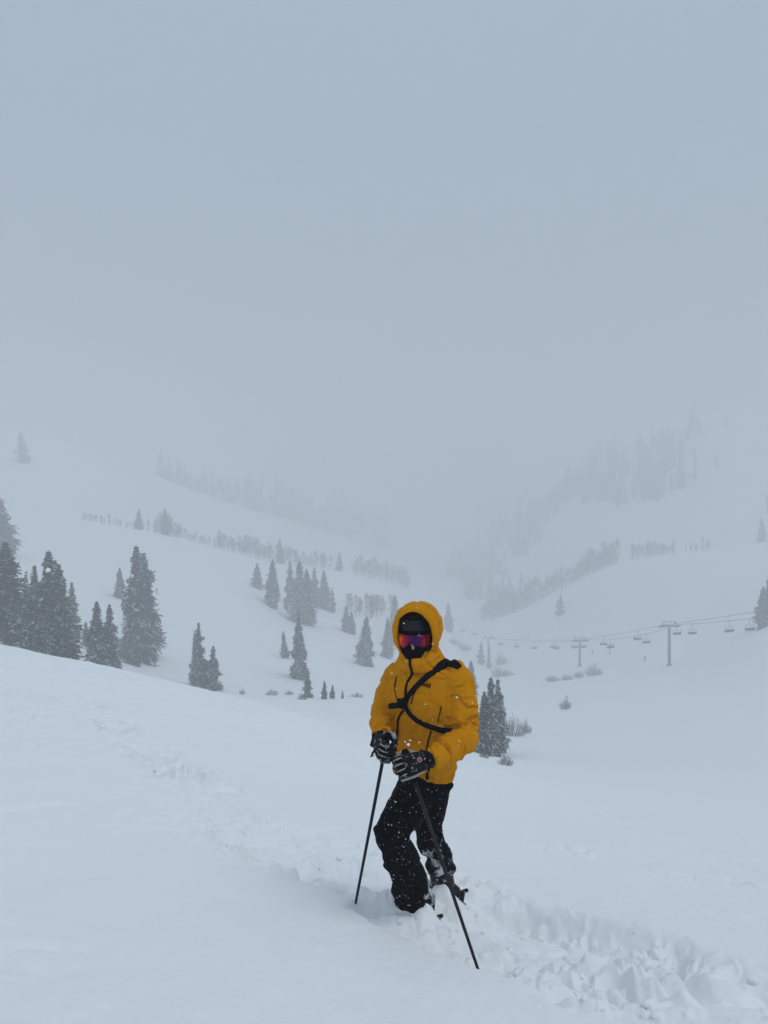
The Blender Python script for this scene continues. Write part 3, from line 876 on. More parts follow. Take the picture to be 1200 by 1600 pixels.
aspens(belt(1070, 1110, 9, 8, 20), 'bare aspen in the tiny group toward the right edge of the ridge', 'aspens in the tiny right group')

# willow shrubs
def shrub_mesh(seed, n=130):
    """a rounded mound of fine upright twigs"""
    rd = random.Random(seed)
    mb = MB()
    lob = [(rd.uniform(-.45, .45), rd.uniform(-.45, .45), rd.uniform(.55, 1.0)) for _ in range(4)]
    for k in range(n):
        a = rd.uniform(0, 6.28); r0 = math.sqrt(rd.random())
        x, y = math.cos(a) * r0, math.sin(a) * r0
        top = math.sqrt(max(.04, 1 - (r0 * .95) ** 2))
        top *= .62 + .38 * max(h * math.exp(-((x - lx) ** 2 + (y - ly) ** 2) * 5) for lx, ly, h in lob)
        top *= rd.uniform(.55, 1.08)
        p = Vector((x * .55, y * .55, -.06)); q = Vector((x * .85, y * .85, top * .6)); e = Vector((x * 1.0 + rd.uniform(-.08, .08), y * 1.0 + rd.uniform(-.08, .08), top))
        m = 1 if rd.random() < .25 else 0
        mb.bar(p, q, .013, .013, m); mb.bar(q, e, .009, .009, m)
        for j in range(4):
            s_ = p.lerp(q, rd.uniform(.4, 1)) if j < 2 else q.lerp(e, rd.random())
            d = Vector((rd.uniform(-1, 1), rd.uniform(-1, 1), rd.uniform(.5, 1.6))).normalized()
            mb.bar(s_, s_ + d * rd.uniform(.10, .22), .007, .007, 1 if rd.random() < .3 else 0)
    return mb.mesh('shrub', [M['twig'], M['frost']], smooth=False)
SHR = [shrub_mesh(80 + i, 92 + 10 * i) for i in range(4)]
def shrub(px, top, bot, hw, label, ymin=40, Y=None):
    if Y is None: Y = hit(px, bot, ymin) or 200
    X = (px - 600) / FPX * Y; z = gz(X, Y)
    H = max(.4, -(top - 800) / FPX * Y - z); W_ = hw / FPX * Y
    o = link('willow_shrub', SHR[random.randrange(4)])
    o.location = (X, Y, z); o.scale = (W_, W_, H * 1.05); o.rotation_euler = (0, 0, random.uniform(0, 6.28))
    tag(o, label, 'shrub', 'bare willow shrubs in the snow')
shrub(800, 1115, 1147, 24, 'widest bare shrub right of the twin spires', 50)
shrub(822, 1122, 1142, 10, 'short frosted shrub on the right end of the widest shrub', 50)
shrub(790, 1176, 1196, 14, 'bare shrub nearest the skier, low in front of the gully trees', 40)
shrub(757, 1172, 1184, 9, 'twig tuft at the base of the gully trees beside the yellow elbow', 40)
shrub(884, 1086, 1110, 11, 'round lone shrub in open snow below the lift', 60)
shrub(927, 1034, 1055, 15, 'rounded shrub under the middle lift tower, right of its low hedge', 120)
shrub(905, 1046, 1058, 10, 'small shrub joining the rounded shrub and the low hedge under the middle tower', 120)
shrub(886, 1052, 1062, 12, 'right half of the low shrub hedge under the middle lift tower', 120)
shrub(864, 1054, 1066, 13, 'left half of the low shrub hedge under the middle lift tower', 120)
shrub(783, 1018, 1040, 12, 'upper shrub of the bank below the farthest lift tower', 150)
shrub(776, 1036, 1058, 10, 'middle shrub of the bank below the farthest lift tower', 150)
shrub(792, 1044, 1056, 13, 'flat wide shrub of the bank below the farthest lift tower', 130)
shrub(722, 1002, 1016, 18, 'flat shrub strip just right of the goggles level', 200)
shrub(708, 994, 1006, 10, 'dim shrub between the hood and the flat shrub strip', 200)
shrub(425, 1075, 1084, 11, 'grassy tuft at the left of the bench', 70)
shrub(452, 1078, 1085, 9, 'second low tuft along the bench, near the little conifers', 70)
shrub(473, 1080, 1096, 9, 'dense bush below the shaggy column tree', 70)
shrub(558, 1082, 1093, 14, 'low scrub on the bench close to the yellow sleeve', 70)
shrub(378, 1075, 1082, 6, 'tiny tuft alone on the left of the bench', 70)
shrub(297, 1062, 1072, 7, 'tuft at the foot of the ragged conifer pair', 70)
shrub(1014, 838, 858, 8, 'dim scrub above the right crest grove', 420)

# ------------------------------------------------------------------ chairlift
TW = [(1046, 978, 1041, 213), (906, 1001, 1044, 270), (763, 997, 1043, 360)]
tops, bots = [], []
for (px, tp, bt, Y) in TW:
    X = (px - 600) / FPX * Y
    zb = gz(X, Y); zt = -(tp - 800) / FPX * Y
    tops.append(Vector((X, Y, zt))); bots.append(Vector((X, Y, zb)))
LD = (tops[0] - tops[2]); LD.z = 0; LD.normalize()
LX = Vector((-LD.y, LD.x, 0))
if LX.x < 0: LX = -LX
ARM = 2.35
def tower(i, label):
    t = empty('lift_tower', bots[i])
    tag(t, label, 'lift tower', 'chairlift towers')
    H = tops[i].z - bots[i].z
    m = MB(); m.tube([(0, 0, -.8), (0, 0, H * .5), (0, 0, H)], [.42, .36, .30], 12); m.build('mast', M['steel'], t)
    m = MB(); m.tube([(0, 0, -.6), (0, 0, .35)], [.75, .72], 12); m.build('footing', M['steel'], t)
    m = MB(); m.bar(LX * -ARM + Vector((0, 0, H)), LX * ARM + Vector((0, 0, H)), .42, .45)
    m.build('crossarm', M['steel'], t, smooth=False)
    for s in (-1, 1):
        m = MB()
        c = LX * ARM * s + Vector((0, 0, H - .05))
        m.bar(c - LD * 1.7 - Vector((0, 0, .34)), c + LD * 1.7 + Vector((0, 0, .34)), .22, .30)
        a = m.build('sheave_train', M['steel'], t, smooth=False)
        for k in range(4):
            w_ = MB()
            q = c + LD * (-1.35 + .9 * k) + Vector((0, 0, .2 * (-1.35 + .9 * k) - .1))
            w_.tube([q - LX * .09, q + LX * .09], .24, 12)
            w_.build('sheave', M['cable'], a)
    m = MB()                                     # lifting frame over the crossarm
    for s in (-1, 1):
        b0 = LX * ARM * .98 * s + Vector((0, 0, H + .2)); b1_ = LX * ARM * .78 * s + Vector((0, 0, H + 1.25))
        m.bar(b0, b1_, .14); m.bar(LX * ARM * .45 * s + Vector((0, 0, H + .2)), b1_, .12)
    m.bar(LX * -ARM * .82 + Vector((0, 0, H + 1.25)), LX * ARM * .82 + Vector((0, 0, H + 1.25)), .15)
    m.build('lifting_frame', M['steel'], t, smooth=False)
    m = MB()
    o_ = LD * -.55
    for s in (-1, 1): m.bar(o_ + LX * .22 * s + Vector((0, 0, 1.2)), o_ + LX * .22 * s + Vector((0, 0, H)), .05)
    k = 1.4
    while k < H:
        m.bar(o_ - LX * .22 + Vector((0, 0, k)), o_ + LX * .22 + Vector((0, 0, k)), .035); k += .45
    m.build('ladder', M['steel'], t, smooth=False)
    if i < 2:
        m = MB(); m.bar(LX * -.2 + LD * .43 + Vector((0, 0, H * .45)), LX * .2 + LD * .43 + Vector((0, 0, H * .45)), .04, .5)
        m.build('number_plate', M['chair_pad'], t, smooth=False)
tower(0, 'nearest and tallest-looking lift tower, to the right above the open slope')
tower(1, 'middle lift tower above the rounded shrub')
tower(2, 'farthest and faintest lift tower, just right of the skier')

def line_pts(s, sag):
    d0 = (tops[0] - tops[1]); ext = tops[0] + Vector((d0.x, d0.y, 0)).normalized() * 95 + Vector((0, 0, 22))
    d2 = (tops[2] - tops[1]); far = tops[2] + Vector((d2.x * 1.2, d2.y * 1.2, 4))
    seq = [ext, tops[0], tops[1], tops[2], far]
    o = []
    for a, b in zip(seq[:-1], seq[1:]):
        for k in range(14):
            u = k / 14
            p = a.lerp(b, u) + LX * ARM * s + Vector((0, 0, .28 - 4 * sag * u * (1 - u)))
            o.append(p)
    o.append(seq[-1] + LX * ARM * s)
    return o
LINE = {-1: line_pts(-1, .5), 1: line_pts(1, 1.5)}
mb = MB()
for s in (-1, 1): mb.tube(LINE[s], .055, 6)
mb.build('lift_cable', M['cable'])
tag(bpy.data.objects['lift_cable'], 'two sagging strands of the steel chairlift cable strung over the towers', 'lift cable')

def cable_at(px, s):
    L = LINE[s]
    best = None
    for a, b in zip(L[:-1], L[1:]):
        pa = 600 + FPX * a.x / a.y; pb = 600 + FPX * b.x / b.y
        if (pa - px) * (pb - px) <= 0 and pa != pb:
            u = (px - pa) / (pb - pa)
            return a.lerp(b, u)
    return None

def make_chair():
    parts = []
    m = MB(); m.bar((-.25, 0, 0.02), (.25, 0, 0.02), .16, .16); parts.append(('cable_grip', m.mesh('cable_grip', [M['steel']], False)))
    m = MB(); m.tube([(0, 0, 0), (.10, 0, -.35), (.12, 0, -1.0), (.05, 0, -1.55)], .06, 8); parts.append(('hanger', m.mesh('hanger', [M['steel']])))
    m = MB()
    m.bar((.05, -1.15, -1.55), (.05, 1.15, -1.55), .09)
    for s in (-1, 1):
        m.tube([(.05, 1.15 * s, -1.55), (.0, 1.25 * s, -1.75), (-.05, 1.25 * s, -2.35), (.0, 1.2 * s, -2.72), (.45, 1.2 * s, -2.75)], .045, 6)
    parts.append(('carrier_frame', m.mesh('carrier_frame', [M['steel']])))
    m = MB(); m.box((.25, 0, -2.70), (.27, 0, .03), (0, 1.15, 0), (0, 0, .06)); parts.append(('seat', m.mesh('seat', [M['chair_pad']], False)))
    m = MB(); m.box((-.06, 0, -2.36), (.05, 0, 0), (0, 1.15, 0), (-.06, 0, .25)); parts.append(('backrest', m.mesh('backrest', [M['chair_pad']], False)))
    m = MB()
    m.tube([(.0, -1.2, -2.05), (.5, -1.15, -2.3), (.62, -1.0, -2.32), (.62, 1.0, -2.32), (.5, 1.15, -2.3), (.0, 1.2, -2.05)], .03, 6)
    m.tube([(.62, 0, -2.32), (.72, 0, -2.95), (.70, -.8, -2.97)], .025, 5); m.tube([(.72, 0, -2.95), (.70, .8, -2.97)], .025, 5)
    parts.append(('safety_bar', m.mesh('safety_bar', [M['steel']])))
    return parts
CHAIR = make_chair()
chairs = [(1172, 1, 'lift chair closest to the right edge, right of its neighbour near the tree'), (1140, 1, 'lift chair second from the right edge'),
          (1082, 1, 'lift chair just right of the nearest tower'), (1058, 1, 'lift chair hanging right under the nearest tower arm'),
          (1010, 1, 'lift chair left of the nearest tower, first one along the cable'), (996, -1, 'lift chair left of the nearest tower, second one along the cable'),
          (954, 1, 'occupied lift chair with a rider between the nearest and middle tower'), (943, -1, 'empty lift chair close beside the occupied one'),
          (911, 1, 'lift chair at the right of the middle tower mast'), (898, -1, 'lift chair at the left of the middle tower mast'),
          (870, 1, 'right one of the close chair couple left of the middle tower'), (864, -1, 'left one of the close chair couple left of the middle tower'),
          (835, 1, 'single chair midway between the middle and farthest tower'), (807, 1, 'pale chair third from the farthest tower'),
          (782, 1, 'pale chair next to the right of the farthest tower'), (741, 1, 'faint chair left of the farthest tower'), (723, -1, 'faintest chair, leftmost on the cable')]
chair_pos = {}
AZL = math.atan2(LD.y, LD.x)
for px, s, lb in chairs:
    p = cable_at(px, s)
    if p is None: continue
    t = empty('lift_chair', p, AZL + (math.pi if s > 0 else 0))
    tag(t, lb, 'lift chair', 'chairs hanging on the lift cable')
    for nm, me in CHAIR: link(nm, me, t)
    chair_pos[px] = (p, AZL + (math.pi if s > 0 else 0))

# ------------------------------------------------------------------ tiny skiers far off
def mini_skier(seated=False):
    m = MB()
    m.ellipsoid((0, 0, 1.68), (.12, 0, 0), (0, .12, 0), (0, 0, .14), 10, 8)
    m.tube([(0, 0, 1.62), (0, 0, 1.45), (.0, 0, 1.1), (-.03, 0, .85)], [.07, .19, .18, .17], 10)
    for s in (-1, 1):
        m.tube([(0, .19 * s, 1.42), (.05, .30 * s, 1.15), (.28, .28 * s, 1.02)], [.075, .065, .05], 8)
        if seated: m.tube([(0, .1 * s, .88), (.45, .12 * s, .85), (.5, .12 * s, .35), (.62, .12 * s, .3)], [.11, .09, .08, .06], 8)
        else: m.tube([(-.03, .1 * s, .88), (.08, .13 * s, .48), (-.02, .14 * s, .08), (.14, .14 * s, .05)], [.11, .09, .08, .06], 8)
    em, _ = m.remesh(.035, 2)
    em.materials.clear(); em.materials.append(M['dark_cloth'])
    return em
MINI, MINIS = mini_skier(), mini_skier(True)
m = MB(); m.box((.05, 0, .0), (.85, 0, 0), (0, .05, 0), (0, 0, .02)); SKIM = m.mesh('ski', [M['pole']], False)
for px, bt, lb, ymin in ((245, 930, 'distant person in dark clothes standing right of the tallest left slope tree', 120), (243, 1037, 'small dark person low on the left slope below the tallest tree', 80),
                   (926, 1022, 'tiny person skiing right of the middle lift tower', 200), (953, 1024, 'tiny person on the snow below the occupied chair', 200),
                   (1008, 1033, 'tiny person left of the nearest lift tower foot', 180), (819, 997, 'left one of two tiny people skiing far under the cable', 300), (825, 997, 'right one of two tiny people skiing far under the cable', 300)):
    Y = hit(px, bt, ymin); X = (px - 600) / FPX * Y
    o = link('person', MINI); o.location = (X, Y, gz(X, Y) - .02); o.rotation_euler = (0, 0, random.uniform(0, 6.28))
    tag(o, lb, 'person', 'distant skiers on the slopes')
    for s in (-1, 1):
        k = link('ski', SKIM, o); k.location = (0, .14 * s, .03)
if 954 in chair_pos:
    p, az = chair_pos[954]
    for off, lb in ((-.55, 'rider in dark clothes, one of two seated on the occupied lift chair'), (.25, 'rider in dark clothes, one of two seated on the occupied lift chair')):
        o = link('person', MINIS); o.rotation_euler = (0, 0, az)
        o.location = p + Matrix.Rotation(az, 3, 'Z') @ Vector((.12, off, -3.40))
        tag(o, lb, 'person', 'riders on the occupied lift chair')

# ------------------------------------------------------------------ the skier
YAW = R(33)
TL = Vector((math.cos(YAW), -math.sin(YAW), 0))      # his left
TF = Vector((-math.sin(YAW), -math.cos(YAW), 0))     # his front
UP = Vector((0, 0, 1))

def ering(c, a, b, n=28, e=1.0):
    o = []
    for k in range(n):
        t = 2 * math.pi * k / n
        ct, st = math.cos(t), math.sin(t)
        o.append(c + a * (abs(ct) ** e * (1 if ct > 0 else -1)) + b * (abs(st) ** e * (1 if st > 0 else -1)))
    return o

PS = 4.3 / FPX
def torso_ring(px, py, hwpx, Y=4.3, dr=.62, tilt=0.0, fwd=0.0, e=.9):
    hw = hwpx * PS / .904
    tl = TL + UP * tilt
    return ering(P(px, py, Y) + TF * fwd, tl * hw, TF * hw * dr, e=e)

HC = P(653, 984, 4.27)
HF = Vector((-.20, -.97, -.13)).normalized()
HR = HF.cross(UP).normalized()
if HR.x < 0: HR = -HR
HU = HR.cross(HF).normalized()
if HU.z < 0: HU = -HU

ARM_L = [P(704, 1046, 4.24), P(716, 1064, 4.19), P(722, 1100, 4.17), P(725, 1138, 4.13), P(722, 1158, 4.08), P(702, 1171, 3.99), P(684, 1181, 3.93), P(671, 1188, 3.89)]
RAD_L = [.075, .088, .083, .081, .080, .070, .061, .054]
ARM_R = [P(626, 1046, 4.40), P(613, 1064, 4.41), P(604, 1090, 4.40), P(598, 1116, 4.36), P(596, 1132, 4.28), P(597, 1144, 4.19), P(598, 1150, 4.14)]
RAD_R = [.068, .073, .068, .064, .063, .057, .052]

def jacket_mesh():
    m = MB()
    rings = [torso_ring(662, 1212, 46, tilt=-.07, dr=.66), torso_ring(663, 1208, 48, tilt=-.07, dr=.68), torso_ring(665, 1190, 50, dr=.68), torso_ring(667, 1165, 53, dr=.66),
             torso_ring(667, 1135, 55, dr=.66, fwd=.01), torso_ring(667, 1105, 57, dr=.66, fwd=.015), torso_ring(667, 1078, 59, dr=.64, fwd=.012), torso_ring(666, 1058, 58, dr=.62),
             torso_ring(664, 1045, 53, dr=.60), torso_ring(662, 1036, 43, dr=.66), torso_ring(660, 1028, 34, dr=.85, Y=4.28), torso_ring(657, 1019, 30, dr=.95, Y=4.27), torso_ring(656, 1012, 27, dr=.95, Y=4.27)]
    m.loft(rings)
    m.tube(ARM_L, RAD_L, 20); m.tube(ARM_R, RAD_R, 20)
    # chin guard: stiff collar standing in front of the mouth
    m.tube([P(629, 1030, 4.22), P(640, 1036, 4.155), P(654, 1037, 4.135), P(668, 1032, 4.155), P(682, 1020, 4.2)], [.022, .024, .025, .026, .03], 12)
    m.tube([P(626, 1038, 4.25), P(640, 1043, 4.17), P(656, 1044, 4.145), P(672, 1041, 4.165), P(690, 1032, 4.22)], [.028, .028, .028, .03, .034], 12)
    # hood: thick cup open toward the face
    prof = [(-.155, .02, .02, 0), (-.148, .065, .07, 0), (-.115, .105, .115, 0), (-.06, .13, .143, 0), (0, .137, .157, .002), (.05, .132, .157, .004), (.09, .123, .152, .004), (.118, .111, .143, .003), (.124, .104, .136, .002),
            (.118, .099, .130, 0), (.05, .106, .132, 0), (-.05, .10, .12, 0), (-.1, .07, .08, 0), (-.115, .02, .02, 0)]
    m.loft([ering(HC + HF * t + HU * oz, HR * a, HU * b, 30, .95) for t, a, b, oz in prof])
    em, co = m.remesh(.0062, 4)
    # folds in the cloth
    n = len(em.vertices)
    nr = np.zeros(n * 3); em.vertices.foreach_get('normal', nr); nr = nr.reshape(-1, 3)
    disp = np.zeros(n)
    def seg_d(pl):
        bd = np.full(n, 9.0); T = np.zeros(n); dirs = np.zeros((n, 3)); acc = 0
        for a, b in zip(pl[:-1], pl[1:]):
            a = np.array(a); b = np.array(b); d = b - a; L = np.linalg.norm(d)
            t = np.clip(((co - a) @ d) / (L * L), 0, 1)
            dd = np.linalg.norm(co - (a + t[:, None] * d), axis=1)
            u = dd < bd
            bd = np.where(u, dd, bd); T = np.where(u, acc + t * L, T); dirs[u] = d / L
            acc += L
        return bd, T, dirs
    tors = np.ones(n)
    for pl, rd, sd in ((ARM_L, RAD_L, 1), (ARM_R, RAD_R, 5)):
        bd, T, dirs = seg_d([Vector(p) for p in pl])
        wgt = 1 - sstep(.085, .125, bd)
        wgt *= sstep(.03, .12, T)
        tors = np.minimum(tors, 1 - wgt)
        # coordinates: along the sleeve (fine), across (coarse)
        x = T * 17 + 1.2 * fbm(co[:, 0] * 9, co[:, 1] * 9, co[:, 2] * 9, 2, sd + 3)
        f1 = 1 - np.abs(vnoise(x, co[:, 0] * 5 + co[:, 2] * 3, co[:, 1] * 5, sd)) * 1.7
        x2 = T * 36 + 1.5 * vnoise(co[:, 0] * 12, co[:, 1] * 12, co[:, 2] * 12, sd + 8)
        f2 = 1 - np.abs(vnoise(x2, co[:, 0] * 9, co[:, 1] * 9 + co[:, 2] * 6, sd + 2)) * 1.7
        elbow = .55 + .45 * sstep(.15, .3, T)
        cr = np.exp(-(vnoise(T * 14 + 1.6 * fbm(co[:, 0] * 8, co[:, 1] * 8, co[:, 2] * 8, 2, sd + 30), co[:, 0] * 6 + co[:, 2] * 3, co[:, 1] * 6, sd + 31) / .13) ** 2)
        disp += wgt * elbow * (.010 * (f1 - .35) + .008 * (f2 - .35) - .021 * cr)
    hood = 1 - sstep(.155, .2, np.linalg.norm(co - np.array(HC), axis=1))
    tors *= 1 - hood
    dx, dz = co[:, 0], co[:, 2]
    wx = fbm(co[:, 0] * 5, co[:, 1] * 5, co[:, 2] * 5, 3, 21)
    f1 = 1 - np.abs(vnoise((dx * .5 + dz) * 10 + wx * 1.2, (dx - dz * .4) * 3.5, co[:, 1] * 3, 23)) * 1.7
    f2 = 1 - np.abs(vnoise((dx * -.4 + dz) * 19 + wx * 1.6, (dx + dz * .4) * 6, co[:, 1] * 5, 24)) * 1.7
    low = .6 + .4 * sstep(-1.05, -1.25, dz)
    cr = np.exp(-(vnoise((dx * .6 + dz) * 8 + wx * 1.5, (dx - dz * .5) * 3.2, co[:, 1] * 3, 71) / .13) ** 2) + .8 * np.exp(-(vnoise((dx * -.5 + dz) * 10 + wx * 1.5, (dx + dz * .5) * 4, co[:, 1] * 3, 72) / .11) ** 2) * sstep(-.95, -1.15, dz)
    disp += tors * low * (-.016 * cr + .009 * (f1 - .35) + .006 * (f2 - .35) + .008 * wx)
    # hem draw-cord: the skirt pulls in and ripples just above the bottom edge
    disp += tors * (-.006) * np.exp(-((dz + 1.435) / .012) ** 2)
    f3 = 1 - np.abs(vnoise(dx * 8, dz * 16 + wx, co[:, 1] * 9, 28)) * 1.7
    crh = np.exp(-(vnoise(dx * 7 + wx, dz * 15 + wx * 1.5, co[:, 1] * 7, 75) / .16) ** 2) * (.35 + .65 * sstep(.22, .30, dx + .6 * (-.72 - dz)))
    disp += hood * (.009 * (f3 - .3) + .006 * wx - .018 * crh)
    co2 = co + nr * disp[:, None]
    em.vertices.foreach_set('co', co2.ravel())
    em.polygons.foreach_set('use_smooth', np.ones(len(em.polygons), dtype=bool))
    em.materials.clear(); em.materials.append(M['jacket'])
    em.update(); em.name = 'jacket'
    return em

LEG_F = [P(655, 1222, 4.27), P(645, 1246, 4.20), P(630, 1272, 4.08), P(611, 1300, 3.96), P(620, 1328, 4.00), P(634, 1362, 4.09), P(645, 1394, 4.17), P(650, 1414, 4.205), P(653, 1428, 4.22)]
RADF = [.112, .113, .108, .098, .094, .100, .107, .108, .104]
LEG_B = [P(679, 1222, 4.35), P(675, 1246, 4.37), P(669, 1272, 4.40), P(668, 1300, 4.42), P(677, 1322, 4.46), P(686, 1345, 4.50), P(691, 1360, 4.53)]
RADB = [.105, .105, .093, .086, .083, .083, .082]

def pants_mesh():
    m = MB()
    m.loft([torso_ring(667, 1232, 36, dr=.8), torso_ring(665, 1222, 42, dr=.72), torso_ring(664, 1205, 38, dr=.62), torso_ring(664, 1185, 34, dr=.6)])
    m.tube(LEG_F, RADF, 20); m.tube(LEG_B, RADB, 20)
    em, co = m.remesh(.009, 4)
    n = len(em.vertices)
    nr = np.zeros(n * 3); em.vertices.foreach_get('normal', nr); nr = nr.reshape(-1, 3)
    wx = fbm(co[:, 0] * 6, co[:, 1] * 6, co[:, 2] * 6, 3, 51)
    f1 = 1 - np.abs(vnoise(co[:, 0] * 5, co[:, 2] * 12 + wx * 1.5, co[:, 1] * 5, 52)) * 1.7
    f2 = 1 - np.abs(vnoise(co[:, 0] * 9, co[:, 2] * 24 + wx * 2, co[:, 1] * 8, 53)) * 1.7
    bul = .5 + .5 * sstep(-1.75, -1.95, co[:, 2])
    co2 = co + nr * (bul * (.018 * (f1 - .75) + .008 * (f2 - .6)))[:, None]
    em.vertices.foreach_set('co', co2.ravel())
    em.polygons.foreach_set('use_smooth', np.ones(len(em.polygons), dtype=bool))
    em.materials.clear(); em.materials.append(M['pants']); em.materials.append(M['pants_snow'])
    # crusted lower rear leg
    pc = np.zeros(len(em.polygons) * 3); em.polygons.foreach_get('center', pc); pc = pc.reshape(-1, 3)
    crust = ((pc[:, 0] > .22) & (pc[:, 2] < -1.86 - .04 * np.sin(pc[:, 0] * 60))) | ((pc[:, 0] > .237 - (pc[:, 2] + 2.2) * .18) & (pc[:, 2] < -2.05) & (pc[:, 1] < 4.3))
    em.polygons.foreach_set('material_index', crust.astype(np.int32))
    em.update(); em.name = 'pants'
    return em

# one continuous figure under the clothes
def body_mesh():
    m = MB()
    hc = P(650, 987, 4.25)
    m.ellipsoid(hc, HR * .074, HF * .095, HU * .115, 20, 14)
    m.ellipsoid(hc + HF * .045 - HU * .055, HR * .05, HF * .045, HU * .05, 14, 10)
    nb = hc + HF * .096 - HU * .040                                            # nose
    m.tube([nb + HU * .025 - HF * .004, nb + HF * .012, nb + HF * .022 - HU * .02, nb + HF * .006 - HU * .032], [.007, .009, .011, .007], 10)
    for s in (-1, 1): m.ellipsoid(hc + HR * .074 * s, HR * .012, HF * .02, HU * .03, 8, 6)
    m.tube([hc - HU * .06, P(656, 1030, 4.28), P(661, 1050, 4.3)], [.06, .062, .08], 14)
    m.loft([torso_ring(665, 1225, 34, dr=.7), torso_ring(665, 1195, 36, dr=.65), torso_ring(666, 1150, 36, dr=.6), torso_ring(666, 1095, 43, dr=.55), torso_ring(665, 1062, 45, dr=.5), torso_ring(663, 1046, 32, dr=.5)])
    m.tube(ARM_L, [r * .5 for r in RAD_L], 12); m.tube(ARM_R, [r * .46 for r in RAD_R], 12)
    m.tube(LEG_F + [FOOT_F + BD * .02 + UP * .06, FOOT_F + BD * .2 + UP * .04], [r * .68 for r in RADF] + [.05, .035], 12)
    m.tube(LEG_B + [FOOT_B + UP * .10, FOOT_B + BD * .02 + UP * .06, FOOT_B + BD * .2 + UP * .04], [r * .68 for r in RADB] + [.05, .05, .035], 12)
    for q, fw in ((HANDL, HLF), (HANDR, HRF)): m.tube([q - fw * .07, q - fw * .02], [.03, .03], 10)
    em, co = m.remesh(.009, 2)
    em.polygons.foreach_set('use_smooth', np.ones(len(em.polygons), dtype=bool))
    em.materials.clear(); em.materials.append(M['skin']); em.name = 'person'
    return em

BD = Vector((-.80, .58, .06)).normalized()                 # the way boots and skis point
FOOT_F = P(657, 1421, 4.235) + Vector((0, 0, -.125))
FOOT_B = P(698, 1393, 4.55) + Vector((0, 0, -.085))
HANDL = P(640, 1196, 3.86); HLF = Vector((-.86, -.36, -.18)).normalized()
HANDR = P(602, 1168, 4.05); HRF = Vector((.18, -.86, -.48)).normalized()
TIPR = P(557, 1404, 4.19); TIPL = P(746, 1512, 3.48)

person = link('person', body_mesh())
tag(person, 'skier in a mustard yellow hooded jacket and black trousers, standing knee-bent in deep snow', 'person')
jk = jacket_mesh(); jacket = link('jacket', jk, person)
pt = pants_mesh(); pants = link('pants', pt, person)

def bvh_of(me):
    return BVHTree.FromPolygons([v.co.copy() for v in me.vertices], [tuple(p.vertices) for p in me.polygons])
BJ = bvh_of(jk); BP = bvh_of(pt)
def cast(b, px, py):
    d = P(px, py, 1.0).normalized()
    h = b.ray_cast(Vector((0, 0, 0)), d)
    return (h[0], h[1]) if h[0] is not None else (None, None)

def dense(pl, step=3.0):
    o = []
    for a, b in zip(pl[:-1], pl[1:]):
        n = max(1, int(math.hypot(b[0] - a[0], b[1] - a[1]) / step))
        for k in range(n): o.append(tuple(a[i] + (b[i] - a[i]) * k / n for i in range(len(a))))
    o.append(pl[-1]); return o

def catmull(pl, n=6):
    if len(pl) < 3: return dense(pl)
    q = [pl[0]] + list(pl) + [pl[-1]]; o = []
    for i in range(1, len(q) - 2):
        for k in range(n):
            t = k / n
            o.append(tuple(.5 * (2 * b + (c - a) * t + (2 * a - 5 * b + 4 * c - d) * t * t + (3 * b - a - 3 * c + d) * t ** 3) for a, b, c, d in zip(q[i - 1], q[i], q[i + 1], q[i + 2])))
    o.append(pl[-1]); return o

def ribbon(name, b, pl, thick, material, parent, lift=.002, smooth_n=2, end_taper=False):
    """a band lying on a surface; pl = (column, row, width in metres)"""
    pts = []
    for px, py, wd in catmull(pl):
        h, nn = cast(b, px, py)
        if h is None: continue
        pts.append([h, nn, wd])
    for _ in range(smooth_n):
        for i in range(1, len(pts) - 1):
            pts[i][0] = (pts[i - 1][0] + pts[i][0] * 2 + pts[i + 1][0]) / 4 if smooth_n > 2 else pts[i][0]
            pts[i][1] = (pts[i - 1][1] + pts[i][1] + pts[i + 1][1]).normalized()
    rings = []
    for i, (h, nn, wd) in enumerate(pts):
        t = (pts[min(i + 1, len(pts) - 1)][0] - pts[max(i - 1, 0)][0]).normalized()
        s = t.cross(nn).normalized(); nn = s.cross(t).normalized()
        c = h + nn * lift
        rings.append([c - s * wd / 2 - nn * .006, c - s * wd / 2 + nn * thick * .8, c - s * wd * .3 + nn * thick, c + s * wd * .3 + nn * thick, c + s * wd / 2 + nn * thick * .8, c + s * wd / 2 - nn * .006])
    m = MB(); m.loft(rings)
    return m.build(name, material, parent)

# jacket details
ribbon('zip', BJ, [(640, 1027, .012), (641, 1040, .013), (644, 1053, .013), (637, 1066, .013), (634, 1080, .013), (634, 1092, .012)], .004, M['black_web'], jacket)
ribbon('zip', BJ, [(631, 1109, .011), (623, 1122, .011), (621, 1140, .011), (620, 1160, .010)], .004, M['black_web'], jacket)
ribbon('storm_flap', BJ, [(650, 1030, .045), (651, 1038, .046), (651, 1048, .040)], .004, M['jacket'], jacket)
ribbon('pocket_zip', BJ, [(620, 1057, .004), (618, 1066, .006), (617, 1074, .007)], .003, M['black_web'], jacket)
ribbon('pocket_zip', BJ, [(617, 1075, .003), (619, 1088, .003), (622, 1096, .003)], .002, M['black_web'], jacket)
ribbon('pocket_zip', BJ, [(650, 1078, .005), (645, 1090, .005), (643, 1100, .004)], .003, M['black_web'], jacket)
ribbon('pocket_zip', BJ, [(690, 1103, .005), (687, 1114, .005), (684, 1129, .004)], .003, M['black_web'], jacket)
ribbon('pocket_zip', BJ, [(674, 1142, .007), (671, 1152, .008), (668, 1164, .007), (667, 1172, .006)], .004, M['black_web'], jacket)
ribbon('arm_seam', BJ, [(700, 1062, .003), (699, 1080, .003), (698, 1098, .003), (699, 1120, .003)], .0015, M['jacket'], jacket)
ribbon('shoulder_seam', BJ, [(604, 1062, .004), (614, 1058, .004), (626, 1055, .004), (634, 1054, .004)], .003, M['jacket'], jacket)
